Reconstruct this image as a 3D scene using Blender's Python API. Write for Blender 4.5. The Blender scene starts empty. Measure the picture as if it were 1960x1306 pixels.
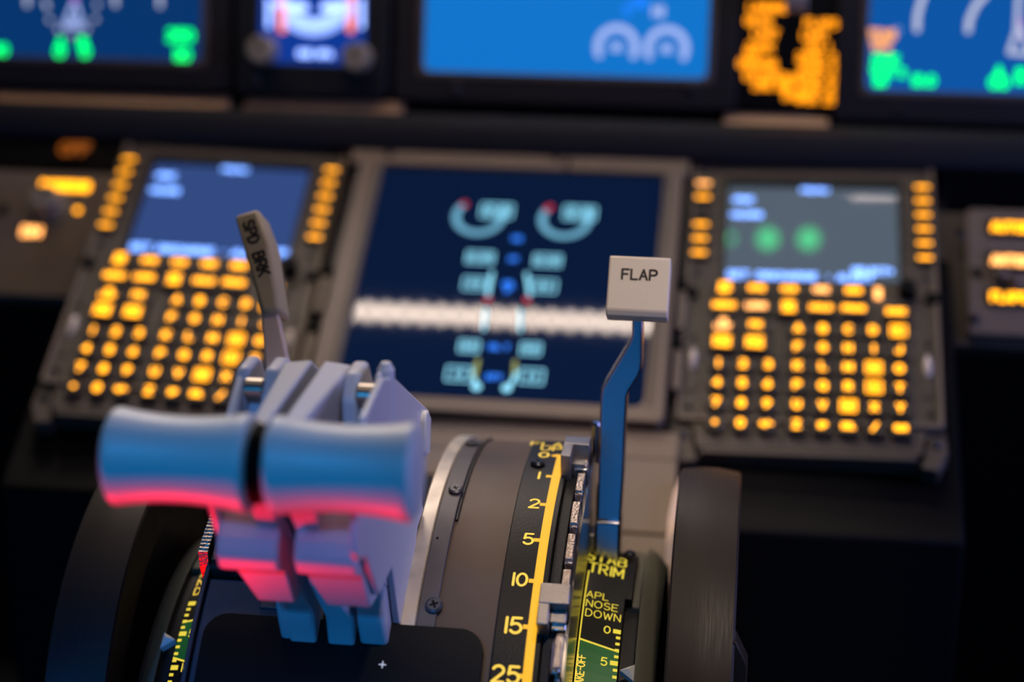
import bpy, bmesh, math, random
import numpy as np
from mathutils import Vector, Matrix
random.seed(7)

# ------------------------------------------------------------------ camera
# All lengths below are millimetres in a flight-deck frame whose origin is the
# middle of the forward aisle stand; Z0 lifts that origin above the floor.
MM = 0.001
Z0 = 0.80
CAM = np.array([152.76, -1099.66, 322.84])
RIGHT = np.array([0.9912968, 0.1314789, 0.0066304])
UP = np.array([-0.0466214, 0.3035138, 0.9516858])
FWD = np.array([-0.1231142, 0.9437122, -0.3070019])
FPX = 3484.98

def V(p):
    return Vector((p[0] * MM, p[1] * MM, p[2] * MM + Z0))

scene = bpy.context.scene
col = scene.collection
cd = bpy.data.cameras.new('camera')
cam = bpy.data.objects.new('camera', cd)
col.objects.link(cam)
m = Matrix((tuple(RIGHT), tuple(UP), tuple(-FWD))).transposed().to_4x4()
m.translation = V(CAM)
cam.matrix_world = m
cd.sensor_width = 36.0
cd.lens = FPX / 1960.0 * 36.0
cd.clip_start = 0.05
cd.clip_end = 50
cd.dof.use_dof = True
cd.dof.focus_distance = 0.832
cd.dof.aperture_fstop = 3.1
cd.dof.aperture_blades = 0
scene.camera = cam

scene.view_settings.view_transform = 'Standard'
scene.view_settings.look = 'None'
scene.view_settings.exposure = 0.0
scene.view_settings.gamma = 1.0
scene.view_settings.use_curve_mapping = False

w = bpy.data.worlds.new('night_flight_deck')
scene.world = w
w.use_nodes = True
w.node_tree.nodes['Background'].inputs[0].default_value = (0.10, 0.13, 0.25, 1)
w.node_tree.nodes['Background'].inputs[1].default_value = 0.02

def area(name, loc, target, size, size_y, power, color):
    l = bpy.data.lights.new(name, 'AREA')
    l.shape = 'RECTANGLE'
    l.size = size * MM; l.size_y = size_y * MM
    l.energy = power; l.color = color
    o = bpy.data.objects.new(name, l)
    col.objects.link(o)
    o.location = V(loc)
    o.rotation_euler = (V(target) - V(loc)).to_track_quat('-Z', 'Y').to_euler()
    return o

# broad blue light low behind the pedestal, red footwell light, pale light from the right seat side
def spot(name, loc, target, power, color, deg, blend=0.3, radius=30):
    l = bpy.data.lights.new(name, 'SPOT')
    l.energy = power; l.color = color; l.spot_size = math.radians(deg); l.spot_blend = blend; l.shadow_soft_size = radius * MM
    o = bpy.data.objects.new(name, l); col.objects.link(o)
    o.location = V(loc); o.rotation_euler = (V(target) - V(loc)).to_track_quat('-Z', 'Y').to_euler()
    return o
area('blue_cabin_light', (-100, -1900, -560), (0, -380, 20), 2600, 900, 3.6, (0.03, 0.36, 1.0))
area('pale_side_light', (1000, -300, 250), (0, -400, 30), 400, 400, 4.6, (0.32, 0.38, 1.0))  # added lavender fill for the right-facing sides of the lever arms
area('warm_forward_light', (-360, 540, 1000), (-20, -400, 40), 420, 200, 7.5, (1.0, 0.84, 0.72))  # added fill from ahead that whitens the tops of the grips
area('warm_overhead_light', (-60, -420, 1100), (0, -200, 0), 500, 180, 0.8, (1.0, 0.80, 0.62))
spot('warm_knob_fill_spot', (330, -760, 1150), (120, -290, 0), 26.0, (1.0, 0.82, 0.66), 17, 0.5, 40)  # added spot that warms the flap knob and the area around it
spot('blue_spot_light', (-120, -1370, 600), (-25, -465, 15), 15.5, (0.0, 0.34, 1.0), 12.0, 0.5, 40)  # added spot, cone kept narrow so the blue stays on the thrust levers
spot('blue_side_spot', (-560, -1300, 150), (-160, -400, -75), 14.0, (0.02, 0.25, 1.0), 10, 0.5, 40)  # added spot that turns the lower left wheel rim blue
spot('red_footwell_light', (-230, -490, -500), (-60, -455, 20), 15.0, (1.0, 0.0, 0.0), 36, 0.4, 50)
LED_POWER = 46.0

# ------------------------------------------------------------------ pixel helper: where a sight line of the
# photograph meets a real plane or cylinder of the flight deck
def ray(x, y):
    return RIGHT * ((x - 980) / FPX) - UP * ((y - 653) / FPX) + FWD
def onx(x, y, c):
    d = ray(x, y); return CAM + d * ((c - CAM[0]) / d[0])
def ony(x, y, c):
    d = ray(x, y); return CAM + d * ((c - CAM[1]) / d[1])
def onplane(x, y, o, n):
    d = ray(x, y); return CAM + d * ((np.dot(n, np.array(o) - CAM)) / np.dot(n, d))

# ------------------------------------------------------------------ materials
def s2l(c):
    c = c / 255.0
    return c / 12.92 if c <= 0.04045 else ((c + 0.055) / 1.055) ** 2.4
def rgb(r, g, b):
    return (s2l(r), s2l(g), s2l(b), 1.0)

def mat(name, color, rough=0.5, metal=0.0, emit=None, strength=0.0, noise=0.0, nscale=60.0,
        bump=0.0, bscale=400.0, coat=0.0, spec=0.5, stretch=None, rvar=0.0):
    mt = bpy.data.materials.new(name)
    mt.use_nodes = True
    nt = mt.node_tree; b = nt.nodes['Principled BSDF']
    b.inputs['Base Color'].default_value = color
    b.inputs['Roughness'].default_value = rough
    b.inputs['Metallic'].default_value = metal
    b.inputs['Specular IOR Level'].default_value = spec
    if coat:
        b.inputs['Coat Weight'].default_value = coat
        b.inputs['Coat Roughness'].default_value = 0.03
    if emit is not None:
        b.inputs['Emission Color'].default_value = emit
        b.inputs['Emission Strength'].default_value = strength
    if noise or bump or rvar:
        tc = nt.nodes.new('ShaderNodeTexCoord')
        mp = nt.nodes.new('ShaderNodeMapping')
        nt.links.new(tc.outputs['Object'], mp.inputs[0])
        if stretch: mp.inputs['Scale'].default_value = stretch
    if noise or rvar:
        n = nt.nodes.new('ShaderNodeTexNoise')
        n.inputs['Scale'].default_value = nscale
        n.inputs['Detail'].default_value = 5
        nt.links.new(mp.outputs[0], n.inputs['Vector'])
        if noise:
            mx = nt.nodes.new('ShaderNodeMix'); mx.data_type = 'RGBA'
            mx.inputs[6].default_value = tuple(c * (1 - noise) for c in color[:3]) + (1,)
            mx.inputs[7].default_value = tuple(min(1, c * (1 + noise)) for c in color[:3]) + (1,)
            nt.links.new(n.outputs[0], mx.inputs[0]); nt.links.new(mx.outputs[2], b.inputs['Base Color'])
        if rvar:
            mr = nt.nodes.new('ShaderNodeMapRange')
            mr.inputs[1].default_value = 0.3; mr.inputs[2].default_value = 0.7
            mr.inputs[3].default_value = max(0.02, rough - rvar); mr.inputs[4].default_value = min(1, rough + rvar)
            nt.links.new(n.outputs[0], mr.inputs[0]); nt.links.new(mr.outputs[0], b.inputs['Roughness'])
    if bump:
        n2 = nt.nodes.new('ShaderNodeTexNoise')
        n2.inputs['Scale'].default_value = bscale
        n2.inputs['Detail'].default_value = 3
        nt.links.new(mp.outputs[0], n2.inputs['Vector'])
        bp = nt.nodes.new('ShaderNodeBump'); bp.inputs['Strength'].default_value = bump
        bp.inputs['Distance'].default_value = 0.001
        nt.links.new(n2.outputs[0], bp.inputs['Height']); nt.links.new(bp.outputs[0], b.inputs['Normal'])
    return mt

def emis(name, color, strength):
    return mat(name, (0.02, 0.02, 0.02, 1), 0.6, emit=color, strength=strength)

M = {}
M['beige'] = mat('beige_panel_paint', rgb(128, 111, 96), 0.45, noise=0.08)
M['tan'] = mat('tan_edging_paint', rgb(214, 170, 128), 0.45, noise=0.06)
M['greybrown'] = mat('grey_brown_panel_paint', rgb(82, 71, 62), 0.5, noise=0.08)
M['keycap'] = mat('dark_key_plastic', rgb(62, 52, 46), 0.45)
M['groove'] = mat('dark_groove', rgb(22, 20, 20), 0.6)
M['dark'] = mat('dark_grey_panel_paint', rgb(18, 20, 26), 0.5, noise=0.15)
M['black'] = mat('black_cockpit_paint', rgb(6, 6, 8), 0.6, spec=0.15)
M['roll'] = mat('dark_grey_padded_trim', rgb(34, 34, 40), 0.6, noise=0.1, spec=0.3)
M['dubezel'] = mat('display_bezel_grey', rgb(34, 32, 36), 0.5, spec=0.3)
M['dubevel'] = mat('display_bezel_inner_edge', rgb(84, 74, 70), 0.4)
M['amber'] = emis('amber_backlit_legend', rgb(255, 162, 16), 3.9)
M['ambergear'] = emis('orange_backlit_lettering', rgb(255, 150, 8), 2.0)
M['amberdim'] = emis('dim_amber_backlit_legend', rgb(230, 120, 20), 0.35)
M['amberkey'] = emis('amber_line_key_legend', rgb(255, 162, 16), 3.3)
M['amberpale'] = emis('pale_amber_backlit_legend', rgb(255, 170, 90), 3.4)
M['scale'] = emis('yellow_backlit_scale', rgb(255, 186, 22), 1.05)
M['scaletext'] = emis('yellow_backlit_numerals', rgb(255, 208, 70), 1.1)
M['scaledim'] = emis('yellow_backlit_fine_text', rgb(240, 214, 60), 0.95)
M['greenband'] = mat('green_takeoff_band', rgb(12, 92, 34), 0.5, emit=rgb(20, 120, 40), strength=0.16)
M['scaleplate'] = mat('black_scale_plate', rgb(15, 12, 10), 0.45, bump=0.12, bscale=900, noise=0.2, nscale=300, spec=0.3)
M['drum'] = mat('worn_brown_grey_drum_metal', rgb(84, 68, 58), 0.55, 0.2, noise=0.42, nscale=22, bump=0.12, bscale=1500, rvar=0.12)
M['flange'] = mat('bare_grey_flange_metal', rgb(190, 180, 170), 0.42, 0.5, noise=0.2, nscale=120, rvar=0.1)
M['strap'] = mat('dark_grey_strap_metal', rgb(84, 80, 84), 0.5, 0.35, noise=0.18, nscale=90, bump=0.1, bscale=1200)
M['screw'] = mat('black_screw_steel', rgb(60, 60, 66), 0.32, 0.8)
M['screwgrey'] = mat('grey_screw_steel', rgb(74, 74, 82), 0.4, 0.6)
M['pad'] = mat('smooth_black_cover', rgb(4, 4, 7), 0.5, spec=0.18)
M['padbase'] = mat('grey_quadrant_skin', rgb(66, 70, 84), 0.5, 0.25, bump=0.06, bscale=1400, noise=0.1, nscale=200)
M['rough_black'] = mat('rough_black_casting', rgb(22, 19, 18), 0.6, bump=0.5, bscale=1400)
M['wheel'] = mat('black_brushed_wheel_rim', rgb(44, 36, 30), 0.5, 0.15, spec=0.3, noise=0.25, nscale=60, stretch=(40, 1, 1), rvar=0.08)
M['wheelside'] = mat('black_wheel_side', rgb(18, 16, 16), 0.42, 0.2)
M['chrome'] = mat('polished_steel', rgb(190, 188, 188), 0.18, 1.0, noise=0.05, rvar=0.05, nscale=200)
M['lever'] = mat('dark_polished_lever_steel', rgb(176, 176, 186), 0.24, 1.0, noise=0.03, rvar=0.03, nscale=120)
M['aluminium'] = mat('machined_aluminium', rgb(158, 150, 146), 0.34, 0.9, noise=0.2, nscale=400, stretch=(1, 1, 8), bump=0.2, bscale=900)
M['tooth'] = mat('worn_bright_tooth_steel', rgb(160, 146, 138), 0.3, 1.0, noise=0.3, nscale=500, bump=0.5, bscale=900)
M['knobwhite'] = mat('warm_white_knob_plastic', rgb(226, 212, 196), 0.42, bump=0.08, bscale=1500)
M['knobside'] = mat('grip_white_plastic', rgb(214, 214, 210), 0.42)
M['engraved'] = mat('black_engraved_letters', rgb(34, 30, 34), 0.6)
M['armpaint'] = mat('pale_grey_lever_paint', rgb(196, 196, 206), 0.42)
M['steelbolt'] = mat('bolt_steel', rgb(150, 140, 130), 0.3, 0.8)
M['spdwhite'] = mat('aged_white_handle_plastic', rgb(200, 176, 134), 0.5)
M['spdarm'] = mat('painted_brake_arm', rgb(236, 206, 186), 0.45)
M['housing'] = mat('olive_grey_housing_paint', rgb(84, 82, 68), 0.5, noise=0.06)
M['pointer'] = mat('white_pointer_paint', rgb(220, 220, 214), 0.4)
M['knobgrey'] = mat('grey_rotary_knob', rgb(150, 140, 128), 0.4)
M['lens'] = mat('frosted_annunciator_lens', rgb(236, 220, 206), 0.12, coat=1.0)
M['led'] = emis('light_bar_diode', (1.0, 0.80, 0.66, 1), LED_POWER)
M['greenled'] = emis('green_indicator_lamp', (0.02, 0.9, 0.22, 1), 18.0)
M['diff'] = emis('pale_lamp_diffuser', (1.0, 0.78, 0.7, 1), 26.0)
M['carpet'] = mat('dark_floor_covering', rgb(16, 16, 20), 0.9)

def screen(name, c, strength=1.0, rough=0.04):
    return mat(name, (0.004, 0.006, 0.012, 1), rough, emit=c, strength=strength, spec=0.5)
M['scr_lower'] = screen('lower_display_glass', rgb(4, 22, 52), 1.0)
M['scr_cduL'] = screen('left_unit_glass_reflection_tint', rgb(52, 76, 132), 0.95)  # soft blue cabin reflection is put into the emission colour
M['scr_cduR'] = screen('right_unit_glass_reflection_tint', rgb(92, 104, 118), 0.85)  # grey of a reflection on the glass, given as emission
M['scr_left'] = screen('left_display_glass', rgb(4, 52, 108), 1.0, 0.3)
M['scr_centre'] = screen('centre_display_glass', rgb(14, 116, 204), 1.0, 0.3)
M['scr_right'] = screen('right_display_glass', rgb(8, 84, 164), 1.0, 0.3)
M['scr_standby'] = screen('standby_display_glass', rgb(10, 56, 150), 1.0, 0.3)
M['e_white'] = emis('display_white', rgb(190, 198, 225), 1.0)
M['e_lav'] = emis('display_pale_lavender', rgb(170, 190, 250), 1.0)
M['e_blue_text'] = emis('display_bluish_white_text', rgb(120, 165, 255), 3.0)
M['e_standby'] = emis('standby_white_marks', rgb(150, 180, 255), 2.6)
M['e_cyan'] = emis('display_cyan', rgb(128, 205, 232), 1.5)
M['e_cyan_dim'] = emis('display_dim_cyan', rgb(100, 165, 195), 1.15)
M['e_blue'] = emis('display_blue', rgb(24, 110, 230), 1.7)
M['e_red'] = emis('display_red', rgb(200, 40, 60), 1.0)
M['e_salmon'] = emis('display_salmon', rgb(255, 130, 110), 1.3)
M['e_green'] = emis('display_green', rgb(0, 228, 100), 2.4)
M['e_orange'] = emis('display_orange', rgb(255, 170, 90), 1.2)
M['e_yellow'] = emis('display_olive', rgb(160, 170, 90), 0.9)
M['e_magenta'] = emis('display_magenta', rgb(190, 70, 210), 1.0)

# ------------------------------------------------------------------ mesh builder
def frame(o, x, y, z):
    o, x, y, z = [np.array(a, float) for a in (o, x, y, z)]
    return lambda p: o + x * p[0] + y * p[1] + z * p[2]
IDF = lambda p: np.array(p, float)

class MB:
    def __init__(s, fn=IDF):
        s.v = []; s.f = []; s.fn = fn
    def add(s, pts, faces, fn=None):
        fn = fn or s.fn
        n = len(s.v)
        s.v += [fn(p) for p in pts]
        s.f += [tuple(i + n for i in f) for f in faces]
        return s
    def box(s, x0, x1, y0, y1, z0, z1, fn=None):
        p = [(x, y, z) for x in (x0, x1) for y in (y0, y1) for z in (z0, z1)]
        return s.add(p, [(0, 1, 3, 2), (4, 6, 7, 5), (0, 4, 5, 1), (2, 3, 7, 6), (0, 2, 6, 4), (1, 5, 7, 3)], fn)
    def prism(s, poly, a, b, axis=2, fn=None):
        """polygon in the two other axes, extruded from a to b along axis"""
        def mk(p, h):
            q = [p[0], p[1]]; q.insert(axis, h); return q
        n = len(poly)
        pts = [mk(p, a) for p in poly] + [mk(p, b) for p in poly]
        fs = [tuple(range(n))[::-1], tuple(range(n, 2 * n))]
        fs += [(i, (i + 1) % n, n + (i + 1) % n, n + i) for i in range(n)]
        return s.add(pts, fs, fn)
    def loft(s, rings, closed=True, caps=True, fn=None):
        n = len(rings[0]); pts = [p for r in rings for p in r]; fs = []
        for k in range(len(rings) - 1):
            for i in range(n if closed else n - 1):
                j = (i + 1) % n
                fs.append((k * n + i, k * n + j, (k + 1) * n + j, (k + 1) * n + i))
        if caps:
            fs.append(tuple(range(n))[::-1]); fs.append(tuple((len(rings) - 1) * n + i for i in range(n)))
        return s.add(pts, fs, fn)
    def cyl(s, c, r, h0, h1, n=24, r2=None, fn=None):
        """disc standing along local z at c=(x,y)"""
        r2 = r if r2 is None else r2
        ra = [(c[0] + r * math.cos(t), c[1] + r * math.sin(t), h0) for t in [i * 2 * math.pi / n for i in range(n)]]
        rb = [(c[0] + r2 * math.cos(t), c[1] + r2 * math.sin(t), h1) for t in [i * 2 * math.pi / n for i in range(n)]]
        return s.loft([ra, rb], fn=fn)
    def tube(s, path, r, n=8, fn=None):
        P = [np.array(p, float) for p in path]; rings = []
        for i, p in enumerate(P):
            t = P[min(i + 1, len(P) - 1)] - P[max(i - 1, 0)]; t = t / np.linalg.norm(t)
            a = np.cross(t, (0, 0, 1) if abs(t[2]) < .9 else (1, 0, 0)); a /= np.linalg.norm(a); b = np.cross(t, a)
            rings.append([p + r * (a * math.cos(k * 2 * math.pi / n) + b * math.sin(k * 2 * math.pi / n)) for k in range(n)])
        return s.loft(rings, fn=fn)
    def build(s, name, material, parent=None, bevel=0.0, seg=2, smooth=True, origin=None):
        if parent is not None: org = np.array(parent['_o'])
        elif origin is not None: org = np.array(origin, float)
        else:
            A = np.array(s.v); org = np.array([(A[:, 0].min() + A[:, 0].max()) / 2, (A[:, 1].min() + A[:, 1].max()) / 2, A[:, 2].min()])
        me = bpy.data.meshes.new(name)
        bm = bmesh.new()
        vs = [bm.verts.new(tuple((np.array(p) - org) * MM)) for p in s.v]
        for f in s.f:
            try: bm.faces.new([vs[i] for i in f])
            except ValueError: pass
        bmesh.ops.recalc_face_normals(bm, faces=bm.faces)
        bm.normal_update()
        for f in bm.faces: f.smooth = smooth
        for e in bm.edges:
            if len(e.link_faces) == 2 and e.calc_face_angle(0) > math.radians(32): e.smooth = False
        bm.to_mesh(me); bm.free()
        mats = material if isinstance(material, (list, tuple)) else [material]
        for q in mats: me.materials.append(q)
        o = bpy.data.objects.new(name, me); col.objects.link(o)
        ORG[o.name] = org
        o['_o'] = [float(x) for x in org]
        if parent is not None: o.parent = parent
        else: o.location = V(org)
        if bevel:
            b = o.modifiers.new('edge_rounding', 'BEVEL'); b.width = bevel * MM; b.segments = seg
            b.limit_method = 'ANGLE'; b.angle_limit = math.radians(35)
        return o
ORG = {}

def tag(o, label=None, cat=None, group=None, kind=None):
    if label: o['label'] = label
    if cat: o['category'] = cat
    if group: o['group'] = group
    if kind: o['kind'] = kind
    return o
def thing(name, loc, label, cat, group=None):
    o = bpy.data.objects.new(name, None); col.objects.link(o)
    o.empty_display_size = 0.02
    o.location = V(loc); o['_o'] = [float(x) for x in loc]
    return tag(o, label, cat, group)

# ------------------------------------------------------------------ stroke lettering
G = {
 'A': ['00 26 40', '12 32'.replace('12','0.6,2').replace('32','3.4,2')], }
def P_(s): return [tuple(float(c) for c in q.split(',')) for q in s.split()]
def arc(cx, cy, rx, ry, a0, a1, n=10):
    return [(cx + rx * math.cos(math.radians(a0 + (a1 - a0) * i / n)), cy + ry * math.sin(math.radians(a0 + (a1 - a0) * i / n))) for i in range(n + 1)]
G = {
 'A': [P_('0,0 2,6 4,0'), P_('.7,2 3.3,2')],
 'B': [[(0, 0), (0, 6)] + [(2, 6)] + arc(2.2, 4.6, 1.5, 1.4, 90, -90) + [(0, 3.2)], [(0, 3.2)] + arc(2.3, 1.6, 1.7, 1.6, 90, -90) + [(0, 0)]],
 'C': [arc(2.2, 3, 2.2, 3, 50, 310, 14)],
 'D': [[(0, 0), (0, 6)] + arc(1.4, 3, 2.6, 3, 90, -90, 14) + [(0, 0)]],
 'E': [P_('3.6,6 0,6 0,0 3.6,0'), P_('0,3.1 3,3.1')],
 'F': [P_('3.6,6 0,6 0,0'), P_('0,3.1 3,3.1')],
 'G': [arc(2.2, 3, 2.2, 3, 50, 340, 14) + [(4.3, 2.8), (2.6, 2.8)]],
 'H': [P_('0,0 0,6'), P_('4,0 4,6'), P_('0,3 4,3')],
 'I': [P_('0.5,0 0.5,6')],
 'J': [[(3.4, 6)] + arc(1.8, 1.6, 1.6, 1.6, 0, -180)],
 'K': [P_('0,0 0,6'), P_('4,6 0,2.4'), P_('1.4,3.6 4,0')],
 'L': [P_('0,6 0,0 3.4,0')],
 'M': [P_('0,0 0,6 2.4,1.4 4.8,6 4.8,0')],
 'N': [P_('0,0 0,6 4,0 4,6')],
 'O': [arc(2.4, 3, 2.4, 3, 0, 360, 20)],
 'P': [[(0, 0), (0, 6), (2, 6)] + arc(2.3, 4.4, 1.6, 1.6, 90, -90) + [(0, 2.8)]],
 'Q': [arc(2.4, 3, 2.4, 3, 0, 360, 20), P_('2.8,1.4 4.6,-.4')],
 'R': [[(0, 0), (0, 6), (2, 6)] + arc(2.3, 4.4, 1.6, 1.6, 90, -90) + [(0, 2.8)], P_('2,2.8 4,0')],
 'S': [arc(2, 4.5, 1.8, 1.5, 30, 270, 12) + arc(2, 1.5, 1.9, 1.5, 90, -150, 12)],
 'T': [P_('0,6 4.2,6'), P_('2.1,6 2.1,0')],
 'U': [[(0, 6)] + arc(2, 2, 2, 2, 180, 360) + [(4, 6)]],
 'V': [P_('0,6 2.1,0 4.2,6')],
 'W': [P_('0,6 1.4,0 2.8,5 4.2,0 5.6,6')],
 'X': [P_('0,0 4,6'), P_('0,6 4,0')],
 'Y': [P_('0,6 2,3 4,6'), P_('2,3 2,0')],
 'Z': [P_('0,6 4,6 0,0 4,0')],
 '0': [arc(2, 3, 2, 3, 0, 360, 20)],
 '1': [P_('0.6,0 0.6,6')],
 '2': [arc(2, 4.3, 1.9, 1.7, 160, -30, 10) + [(0, 0), (4, 0)]],
 '3': [arc(1.9, 4.5, 1.7, 1.5, 150, -90, 10), arc(1.9, 1.5, 2, 1.5, 90, -150, 10)],
 '4': [P_('3,0 3,6 0,2 4,2')],
 '5': [[(3.7, 6), (.6, 6), (.3, 3.2)] + arc(1.9, 1.9, 2, 1.9, 120, -150, 12)],
 '6': [[(3, 6), (.5, 3)] + arc(2, 1.8, 1.9, 1.8, 150, -210, 16)],
 '7': [P_('0,6 4,6 1.4,0')],
 '8': [arc(2, 4.5, 1.6, 1.5, 0, 360, 14), arc(2, 1.5, 2, 1.5, 0, 360, 14)],
 '9': [[(1, 0), (3.5, 3)] + arc(2, 4.2, 1.9, 1.8, -30, 330, 16)],
 '.': [P_('.4,0.2 .8,0.2')], '/': [P_('0,0 3.4,6')], '-': [P_('0.4,3 3,3')], '+': [P_('0,3 4,3'), P_('2,1 2,5')],
 '<': [P_('3,5 0,3 3,1')], '>': [P_('0,5 3,3 0,1')], ':': [P_('.5,1 .6,1'), P_('.5,4.2 .6,4.2')], '_': [P_('0,0 4,0')], ' ': [],
}
def gw(ch):
    if ch == ' ': return 2.6
    return max(x for st in G[ch] for x, y in st)
def text_width(t, h, sp=1.5):
    return (sum(gw(c) + sp for c in t) - sp) * h / 6.0
def strokes(mb, paths, wd, z, fn=None, maxlen=None, n=8):
    """flat ribbons with round ends along polylines"""
    r = wd / 2
    for st in paths:
        pts = []
        for i in range(len(st) - 1):
            a, b = np.array(st[i], float), np.array(st[i + 1], float)
            k = 1 if not maxlen else max(1, int(np.linalg.norm(b - a) / maxlen))
            for q in range(k): pts.append(a + (b - a) * q / k)
        pts.append(np.array(st[-1], float))
        for i in range(len(pts) - 1):
            a, b = pts[i], pts[i + 1]; d = b - a; L = np.linalg.norm(d)
            if L < 1e-6: continue
            nrm = np.array([-d[1], d[0]]) / L * r
            q = [a + nrm, b + nrm, b - nrm, a - nrm]
            mb.add([(p[0], p[1], z) for p in q], [(0, 1, 2, 3)], fn)
        for p in (pts if not maxlen else [np.array(s_, float) for s_ in st]):
            mb.add([(p[0] + r * math.cos(t), p[1] + r * math.sin(t), z) for t in [i * 2 * math.pi / n for i in range(n)]], [tuple(range(n))], fn)
def text(mb, t, x, y, h, wd, z=0.0, fn=None, align='c', sx=1.0, sp=1.5, maxlen=None):
    W = text_width(t, h, sp) * sx
    x0 = x - (W / 2 if align == 'c' else W if align == 'r' else 0)
    k = h / 6.0
    for ch in t:
        strokes(mb, [[(x0 + px * k * sx, y + (py - 3) * k) for px, py in st] for st in G[ch]], wd, z, fn, maxlen)
        x0 += (gw(ch) + sp) * k * sx
def rectpath(x0, x1, y0, y1): return [(x0, y0), (x1, y0), (x1, y1), (x0, y1), (x0, y0)]
def rrect(x0, x1, y0, y1, r, n=5):
    o = []
    for cx, cy, a in ((x1 - r, y1 - r, 0), (x0 + r, y1 - r, 90), (x0 + r, y0 + r, 180), (x1 - r, y0 + r, 270)):
        o += [(cx + r * math.cos(math.radians(a + 90 * i / n)), cy + r * math.sin(math.radians(a + 90 * i / n))) for i in range(n + 1)]
    return o
def ringframe(mb, o, i, h0, h1, fn=None):
    """a picture-frame solid between two equal-length outlines o and i"""
    n = len(o)
    pts = [(p[0], p[1], h0) for p in o] + [(p[0], p[1], h1) for p in o] + [(p[0], p[1], h1) for p in i] + [(p[0], p[1], h0) for p in i]
    fs = []
    for k in range(n):
        j = (k + 1) % n
        for a, b in ((0, 1), (1, 2), (2, 3), (3, 0)):
            fs.append((a * n + k, a * n + j, b * n + j, b * n + k))
    mb.add(pts, fs, fn)

def arcband_on(mb, x0, x1, t0, t1, r0, r1, n=None, fn=None):
    n = n or max(2, int(abs(t1 - t0) / 1.5))
    rings = [[(x0, t0 + (t1 - t0) * i / n, r0), (x1, t0 + (t1 - t0) * i / n, r0), (x1, t0 + (t1 - t0) * i / n, r1), (x0, t0 + (t1 - t0) * i / n, r1)] for i in range(n + 1)]
    mb.loft(rings, fn=fn)

def screw_mb(fn, r=3.4, h=1.6):
    b = MB(fn)
    b.cyl((0, 0), r, 0, h * .55, 20); b.cyl((0, 0), r, h * .55, h, 20, r * .72)
    return b
def put_screw(fn, parent, r=3.4, material='screw', h=1.6):
    s = screw_mb(fn, r, h).build('screw', M[material], parent)
    c = MB(fn)
    for a in (0.4, 0.4 + math.pi / 2):
        ca, sa = math.cos(a), math.sin(a); L, W = r * .5, r * .13
        c.add([(ca * L - sa * W, sa * L + ca * W, h + .05), (-ca * L - sa * W, -sa * L + ca * W, h + .05),
               (-ca * L + sa * W, -sa * L - ca * W, h + .05), (ca * L + sa * W, sa * L - ca * W, h + .05)], [(0, 1, 2, 3)])
    c.build('cross_slot', M['black'], s, smooth=False)
    return s

# ------------------------------------------------------------------ frames
LAM = math.radians(58)
PV = np.array([0, math.sin(LAM), math.cos(LAM)])        # up the sloping stand
PN = np.array([0, -math.cos(LAM), math.sin(LAM)])       # out of the stand
PU = np.array([1.0, 0, 0])
panel = frame((0, 0, 0), PU, PV, PN)
DL = math.radians(-1.4633)
def cdu_frame(s):
    u = PU * math.cos(DL) - PN * math.sin(DL) * s
    n = np.cross(u, PV)
    return frame(PU * s * 196.05, u, PV, n)
PY, PZ = -277.0, -190.0                                   # quadrant shaft
def D(p):                                                 # (x, degrees above the aft horizontal, radius)
    t = math.radians(p[1])
    return np.array([p[0], PY - p[2] * math.cos(t), PZ + p[2] * math.sin(t)])
DRUM = D
def dfn(x, deg, r, rref=None, flip=1):
    """local flat frame tangent to the drum: +x across, +y forward-up around the drum, +z out"""
    t = math.radians(deg)
    return frame(D((x, deg, r)), (1, 0, 0), (0, math.sin(t), math.cos(t)), (0, -math.cos(t), math.sin(t)))
def wrap(x0, deg0, r):
    """x mm across, y mm along the arc, z mm outwards, wrapped on the drum"""
    return lambda p: D((x0 + p[0], deg0 + math.degrees(p[1] / r), r + p[2]))
def arcband(mb, x0, x1, t0, t1, r0, r1, n=None, fn=D):
    n = n or max(2, int(abs(t1 - t0) / 1.5))
    rings = [[(x0, t0 + (t1 - t0) * i / n, r0), (x1, t0 + (t1 - t0) * i / n, r0), (x1, t0 + (t1 - t0) * i / n, r1), (x0, t0 + (t1 - t0) * i / n, r1)] for i in range(n + 1)]
    mb.loft(rings, fn=fn)

# ================================================================== the setting
b = MB(); b.box(-900, 900, -1400, 900, -805, -800)
tag(b.build('floor', M['carpet']), kind='structure')
b = MB(); b.box(-900, 900, 900, 910, -800, 900)
tag(b.build('wall_front', M['black']), kind='structure')

# aisle stand that carries the control units and slopes up to the instrument panel
b = MB()
b.prism([(-131, -100), (-131, -795), (150, -795), (150, 60), (128, 67), (118, 56), (-118, -91)][::-1], -285, 285, axis=0)
stand = b.build('aisle_stand', M['black'], bevel=2)
tag(stand, 'black sloping aisle stand behind both keyboard units and the central square screen', 'console')

# beige skin of the stand between and under the units
t = thing('stand_cover_panel', (0, -120, -120), 'beige sheet metal cover below the central square screen with fine horizontal seams', 'panel')
b = MB(panel); b.prism([(-118, -110), (121, -110), (121, -182), (80, -182), (80, -150), (-86, -150), (-86, -182), (-118, -182)], -6, 3); b.build('upper_sheet', M['beige'], t, bevel=.8)
b = MB(panel); b.box(-118, 121, -130.4, -129.6, 3, 3.15); b.build('seam', M['groove'], t, smooth=False)
for u0, u1 in ((-118, -86), (80, 122)):
    b = MB(panel); b.box(u0, u1, -208, -183.4, -6, 3); b.build('lower_sheet', M['beige'], t, bevel=.8)
b = MB(panel); b.prism([(118.4, -236), (118.4, -176), (120.5, -158), (124, -146), (129, -146), (126, -160), (123.5, -176), (123.5, -236)], -2, 10)
b.build('wheel_well_edge', M['spdarm'], t, bevel=.5)

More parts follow.
